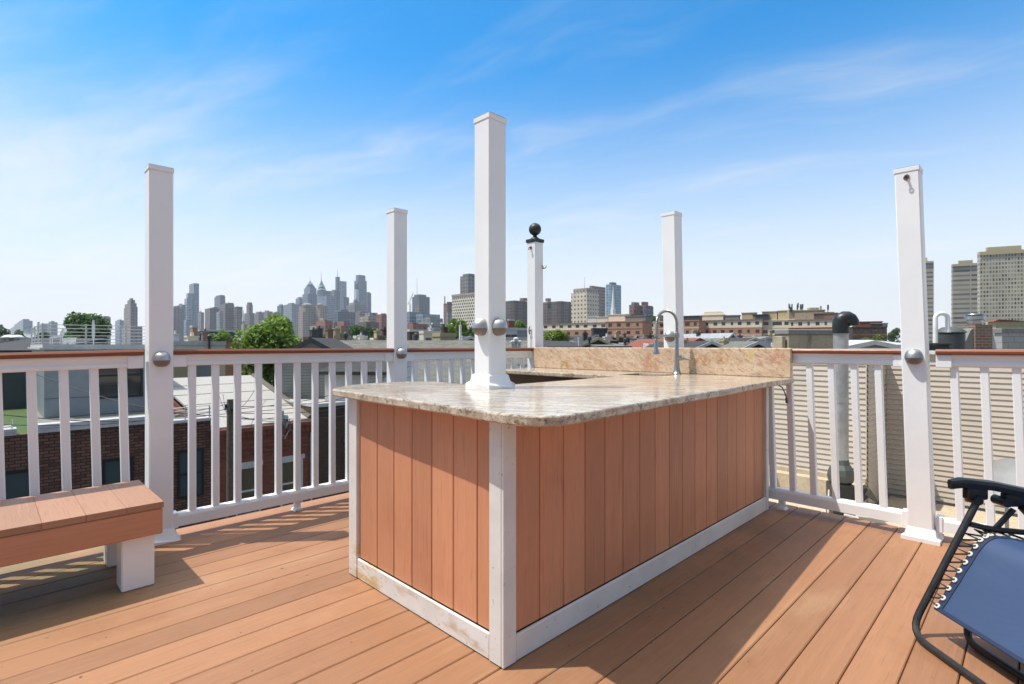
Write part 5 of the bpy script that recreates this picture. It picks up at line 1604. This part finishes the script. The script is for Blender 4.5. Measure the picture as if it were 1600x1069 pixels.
# right: tall concrete grid towers
tower('grid_tower', 'nearest and largest tan concrete grid tower at the right picture edge', (B, 1527, 1531, 1690, 396.5, 400, 'towers', None, -24), (('roof_band', 1526.8, 1531, 1691, 393.5, 399.4, 'tanstucco', 399), ('penthouse', 1540, 1543, 1596, 386.5, 406, 'tanstucco', 396)), 'apartment tower')
tower('grid_tower', 'middle tan concrete grid tower with a shadowed lower left front', (B, 1486.5, 1488.5, 1548, 415, 520, 'towerlines', None, -24), (('roof_band', 1486.2, 1488.5, 1548.5, 412.8, 519, 'tanstucco', 416.5), ('penthouse', 1497, 1498, 1520, 407.5, 528, 'tanstucco', 415)), 'apartment tower')
tower('grid_tower', 'narrowest tan concrete grid tower just right of the eye hook post', (B, 1428, 1459, 1466.5, 409, 560, 'towerlines', None, 60), (('roof_band', 1427.5, 1459, 1467, 407.5, 558.8, 'tanstucco', 410.5), ('penthouse', 1436, 1449, 1457, 402.5, 570, 'tanstucco', 409)), 'apartment tower')


# ------------------------------------------------------------------ trees
def tree(name, label, px, d, ytop, wpx, hcrown, leaf, n, lobes=14, seed=1, leafsize=None, cat='tree', flat=1.0):
    rng = random.Random(seed)
    wr = wpx / 2 / F * d
    zt = hat(ytop, d) - GZ
    zc = zt - hcrown / 2
    t = bthing(name, label, cat, px, d, 0)
    ls = leafsize or max(.09, .0022 * d)
    blobs = []
    for i in range(lobes):
        a, rr = rng.uniform(0, 6.283), math.sqrt(rng.random()) * .68
        z = rng.uniform(-.8, .72)
        k = math.sqrt(max(.1, 1 - z * z * .8))
        blobs.append((Vector((math.cos(a) * rr * k * wr, math.sin(a) * rr * k * wr * flat, zc + z * hcrown / 2)), rng.uniform(.26, .42) * min(wr, hcrown / 2)))
    top = max(b[0].z + b[1] for b in blobs)
    for i, (c, r) in enumerate(blobs):
        c.z += (zt - top) * (1 if c.z > zc else .3)
    mb = MB()
    V, Fc = [], []
    for i in range(n):
        c, r = rng.choice(blobs)
        dv = Vector((rng.gauss(0, 1), rng.gauss(0, 1), rng.gauss(0, 1) + .25)).normalized()
        p = c + dv * r * rng.choice((1, 1, 1, .93, .8, 1.12))
        nn = (dv + Vector((rng.gauss(0, .6), rng.gauss(0, .6), rng.gauss(0, .6) + .35))).normalized()
        x = nn.orthogonal().normalized()
        x = (Matrix.Rotation(rng.uniform(0, 6.28), 3, nn) @ x)
        y = nn.cross(x)
        s = ls * rng.uniform(.6, 1.35)
        o = len(V)
        V += [p - x * s, p - y * s * .5 + nn * s * .12, p + x * s, p + y * s * .5 + nn * s * .12]
        Fc.append((o, o + 1, o + 2, o + 3))
    mb.add(V, Fc)
    mb.build('crown', M[leaf], t, normals=False)
    mb = MB()
    mb.tube([(0, 0, 0), (.05 * wr, 0, zc * .5), (0, .04 * wr, zc + hcrown * .2)], [max(.12, wr * .09), max(.1, wr * .07), .05], 10)
    for c, r in blobs[:8]:
        mb.tube([(0, .02 * wr, zc - hcrown * .35 + rng.uniform(0, .2) * hcrown), c * .5 + Vector((0, 0, zc * .5 - .1 * hcrown)), c], [wr * .04, wr * .028, wr * .01], 6)
    mb.build('trunk', M['bark'], t)
    return t


tree('broad_tree', 'big bright green tree rising behind the left railing', 427, 46, 491.5, 110, 6.2, 'leaf', 6500, 34, 3, .235)
tree('street_tree', 'small bright green tree low behind the balusters under the big tree', 384, 40, 557, 44, 3.0, 'leaf', 2200, 12, 8, .13)
tree('broad_tree', 'dark green tree behind the silver roof railing at the left', 131, 66, 490.5, 92, 8, 'leaf_dark', 8500, 34, 4, .26)
tree('street_tree', 'low green tree just left of the big bright tree', 345, 95, 516, 44, 5, 'leaf', 2200, 12, 5, .25)
tree('round_tree', 'dark round tree in the middle of the roofs left of the second left post', 562, 120, 508, 40, 6, 'leaf_dark', 3200, 16, 6, .3)
tree('street_tree', 'smaller dark tree right of the dark round tree', 588, 125, 513, 28, 5, 'leaf_dark', 1800, 10, 17, .3)
tree('street_tree', 'pale green treetop between the red brick blocks', 522, 170, 515, 44, 6, 'leaf', 1500, 12, 7, .35)
tree('globe_tree', 'wide green tree dotted with white lamp globes beside the waffle fronted tower', 708, 84, 497, 66, 5.4, 'leaf', 5200, 22, 9, .2)
q = thing('lamp_post', 'lamp post with four white globes in front of the wide green tree', 'street lamp', (xat(692, 80), 80, GZ), 0)
mb = MB(); mb.tube([(0, 0, 0), (0, 0, hat(506, 80) - GZ)], .09, 8); mb.tube([(xat(675, 80) - q.location.x, 0, hat(509, 80) - GZ), (0, 0, hat(512, 80) - GZ), (xat(706, 80) - q.location.x, 0, hat(509, 80) - GZ)], .05, 6)
mb.build('pole', M['black'], q)
for px, y in ((675.5, 506.5), (690, 506), (695, 509), (706, 506.5)):
    mb = MB(); mb.lathe([(max(.01, .16 * math.sin(a)), -.16 * math.cos(a)) for a in [i * math.pi / 8 for i in range(9)]], 12, (xat(px, 80) - q.location.x, -.3, hat(y, 80) - GZ)); mb.build('globe', M['whitebox'], q)
tree('street_tree', 'sprawling dark green branch lowering toward the tallest post', 735, 70, 512, 34, 3.4, 'leaf_dark', 2200, 12, 10, .18)
tree('round_tree', 'rounded olive green tree right of the corner post', 866, 50, 515.5, 44, 2.7, 'leaf', 4200, 20, 11, .13)
tree('street_tree', 'light green treetop between the tallest post and the corner post', 812, 165, 501, 34, 5, 'leaf', 1600, 12, 12, .32)
tree('street_tree', 'yellow green treetop between the black duct elbow and the right post', 1361, 52, 523.5, 44, 2.4, 'leaf_yellow', 2600, 14, 13, .13)
tree('street_tree', 'dark distant treetop beside the dark red brick stepped block', 1397, 260, 513, 26, 10, 'leaf_dark', 1500, 12, 14, .5)
tree('street_tree', 'green treetops left of the faucet base roofs', 1006, 62, 533, 22, 2.2, 'leaf_dark', 1300, 10, 15, .15)
tree('street_tree', 'dark green treetop above the black low roofs by the twin red brown blocks', 1022, 360, 494, 18, 10, 'leaf_dark', 900, 10, 16, .7)
tree('street_tree', 'hazy green treetops low at the far left', 52, 210, 518, 60, 8, 'leaf_dark', 2200, 14, 18, .45)
tree('street_tree', 'hazy dark treetops behind the domed vents', 12, 240, 511, 46, 8, 'leaf_dark', 1500, 12, 19, .5)
tree('street_tree', 'green treetop between the dark slate block and the slim brick chimney tower', 330, 150, 519, 36, 6, 'leaf', 1300, 10, 20, .35)

# small roof clutter: vent pipes, air conditioners, parapet stubs
clut = [('air_conditioner', 'boxy grey air conditioner on the roofs left of the faucet', 974, 58, 536, 'ac'), ('air_conditioner', 'boxy pale air conditioner beside the spray head of the faucet', 1013, 55, 537, 'ac'),
        ('vent_pipe', 'thin white vent pipe right of the rounded tree', 904, 45, 528, 'pipe'), ('vent_pipe', 'dark vent pipe with a cowl left of the ribbed roof', 921, 44, 530, 'cowl'),
        ('vent_pipe', 'dark cowled vent pipe just left of the faucet hose', 977, 47, 533, 'cowl'), ('vent_pipe', 'slim silver vent pipe on the grey roofs above the backsplash', 1112, 48, 531, 'pipe'),
        ('vent_pipe', 'short silver vent pipe on the charcoal gable above the backsplash', 1196, 47, 530, 'pipe'), ('air_conditioner', 'boxy white air conditioner left of the stucco chimney', 1214, 46, 536, 'ac'),
        ('vent_pipe', 'dark cowled vent pipe near the brick gable left of the big tree', 327, 46, 528, 'cowl'), ('vent_pipe', 'white vent pipe on the pale roof right of the bench post', 289, 46, 531, 'pipe'),
        ('air_conditioner', 'boxy grey air conditioner on the pale roof right of the bench post', 314, 47, 533, 'ac'), ('vent_pipe', 'dark cowled vent pipe above the long shingled roof, left of the second left post', 540, 40, 525, 'cowl'),
        ('vent_pipe', 'white vent pipe above the long shingled roof beneath the tree with globes', 722, 40, 525, 'pipe'), ('vent_pipe', 'dark cowled vent pipe above the long shingled roof right of the second left post', 650, 41, 526, 'cowl')]
for nm, lab, px, d, y, kind in clut:
    q = thing(nm, lab, 'air conditioner' if kind == 'ac' else 'vent pipe', (xat(px, d), d, hat(548, d)), R(40), 'air conditioners on the roofs' if kind == 'ac' else 'vent pipes on the roofs')
    hh = hat(y, d) - hat(548, d)
    if kind == 'ac':
        mb = MB(); mb.box(-.42, .42, -.35, .35, 0, hh, 0, .03); mb.build('cabinet', M['whitebox' if 'white' in lab or 'pale' in lab else 'galv'], q)
        mb = MB(); mb.lathe([(.30, hh + .002), (.28, hh + .05)], 14); mb.build('fan_grille', M['black'], q)
    else:
        mb = MB(); mb.tube([(0, 0, -.5), (0, 0, hh)], .055 if kind == 'pipe' else .09, 10); mb.build('pipe', M['pvc' if 'white' in lab else 'galv' if kind == 'pipe' else 'charcoal'], q)
        mb = MB()
        if kind == 'pipe': mb.lathe([(.075, hh - .1), (.075, hh + .02)], 10)
        else: mb.lathe([(.17, hh - .12), (.20, hh + .06), (.17, hh + .2), (.04, hh + .3)], 12)
        mb.build('cowl', M['pvc' if 'white' in lab else 'galv' if kind == 'pipe' else 'charcoal'], q)

# ------------------------------------------------------------------ ground, air, light, camera
mb = MB(); mb.add([(-9000, -2000, GZ), (9000, -2000, GZ), (9000, 9000, GZ), (-9000, 9000, GZ)], [(0, 1, 2, 3)])
tag(mb.build('ground', M['ground']), 'city ground between the houses', 'ground', kind='structure')
mb = MB(); a, b = 6.2, 21.9
p = [uv(-60, a, GZ + .004), uv(60, a, GZ + .004), uv(60, b, GZ + .004), uv(-60, b, GZ + .004)]
mb.add(p, [(0, 1, 2, 3)])
tag(mb.build('street', M['asphalt']), 'asphalt street below the deck', 'street', kind='structure')

if HAZE > 0:
    g = G('haze_air')
    vol = g.n('VolumePrincipled', {'Color': (.80, .88, 1.0, 1), 'Density': HAZE, 'Anisotropy': 0.2})
    g.nt.links.new(vol.outputs[0], g.out.inputs['Volume'])
    mb = MB(); mb.box(-2600, 2600, -120, 2900, GZ - 1, 320)
    hz = mb.build('haze', g.mat)
    tag(hz, 'thin summer haze over the city', 'haze', kind='stuff')

SUN_DIR = Vector((-.475, -.035, 1.0)).normalized()        # toward the sun
el = math.asin(SUN_DIR.z)
az = math.atan2(SUN_DIR.x, SUN_DIR.y)
L = bpy.data.lights.new('sun', 'SUN')
L.energy = SUN_E
L.angle = R(.53)
L.color = (1.0, .945, .85)
so = bpy.data.objects.new('sun', L)
COL.objects.link(so)
so.rotation_euler = SUN_DIR.to_track_quat('Z', 'Y').to_euler()
so.location = (-20, 0, 40)

w = bpy.data.worlds.new('World')
scene.world = w
w.use_nodes = True
nt = w.node_tree
nt.nodes.clear()
g = G.__new__(G); g.nt = nt
out = nt.nodes.new('ShaderNodeOutputWorld')
bg = nt.nodes.new('ShaderNodeBackground')
sky = nt.nodes.new('ShaderNodeTexSky')
sky.sky_type = 'NISHITA'
sky.sun_disc = False
sky.sun_elevation = el
sky.sun_rotation = az
sky.altitude = 20
sky.air_density = 1.0
sky.dust_density = .8
sky.ozone_density = 3.0
D_ = g.n('TexCoord').outputs['Generated']
dx, dy, dz = g.sep(D_)[:3]
zz = g.math('ADD', g.math('MAXIMUM', dz, 0.0), .10)
P = g.comb(g.math('DIVIDE', dx, zz), g.math('DIVIDE', dy, zz), 0.0)      # cloud deck seen in perspective
warp = g.noise(g.scaled(P, (.5, .5, 1)), 1.0, 4, .6)
Pw = g.vmath('ADD', P, g.comb(g.math('MULTIPLY', warp, .9), g.math('MULTIPLY', warp, .5), 0.0))
c1 = g.noise(g.aligned(Pw, (0, 0, R(33)), (.42, 2.1, 1)), 1.0, 9, .62)
c2 = g.noise(g.aligned(P, (0, 0, R(20)), (.30, .75, 1)), 1.0, 4, .5)
c3 = g.noise(g.aligned(Pw, (0, 0, R(12)), (1.1, 4.2, 1)), 1.0, 8, .66)
cov = g.math('ADD', g.math('MULTIPLY', c1, .50), g.math('ADD', g.math('MULTIPLY', c2, .55), g.math('MULTIPLY', c3, .16)))
cov = g.math('ADD', cov, g.math('MULTIPLY', dx, -.075))
veil = g.math('MULTIPLY', g.ramp(cov, CL0, CL1), .78)
high = g.ramp(dz, .36, .54)                                                 # clearer band above
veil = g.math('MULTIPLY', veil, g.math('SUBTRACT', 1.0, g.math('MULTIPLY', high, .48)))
over = g.ramp(dz, .60, .80)  # unseen cloud overhead, added and brightened as neutral fill light
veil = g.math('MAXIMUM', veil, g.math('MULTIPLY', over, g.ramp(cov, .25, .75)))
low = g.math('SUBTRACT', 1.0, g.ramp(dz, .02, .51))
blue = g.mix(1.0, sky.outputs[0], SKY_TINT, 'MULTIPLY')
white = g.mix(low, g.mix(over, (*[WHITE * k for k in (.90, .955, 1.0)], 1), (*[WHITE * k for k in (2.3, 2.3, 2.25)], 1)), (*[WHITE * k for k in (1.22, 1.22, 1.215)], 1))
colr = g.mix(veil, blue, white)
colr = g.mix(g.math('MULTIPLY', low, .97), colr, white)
back = g.ramp(g.math('MULTIPLY', dy, -1.0), -.15, .55)                       # unseen sky behind the camera, dimmed and cooled to tune fill on shaded faces
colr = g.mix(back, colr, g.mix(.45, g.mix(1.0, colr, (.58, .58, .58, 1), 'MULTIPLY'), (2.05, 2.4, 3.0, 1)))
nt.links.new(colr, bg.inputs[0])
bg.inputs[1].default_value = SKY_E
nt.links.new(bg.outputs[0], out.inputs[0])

cam = bpy.data.cameras.new('camera')
co = bpy.data.objects.new('camera', cam)
COL.objects.link(co)
co.location = (0, 0, CAM)
co.rotation_euler = (R(90), 0, 0)
cam.sensor_width = 36
cam.lens = 36 * F / 1600
cam.shift_y = (HZ - 534.5) / 1600
cam.clip_start = .05
cam.clip_end = 20000
scene.camera = co
scene.view_settings.view_transform = 'Standard'
scene.view_settings.look = 'None'
scene.view_settings.exposure = EXPO
scene.view_settings.gamma = 1.0
scene.cycles.use_denoising = True
scene.cycles.volume_bounces = 0
scene.cycles.max_bounces = 8
scene.cycles.transparent_max_bounces = 8
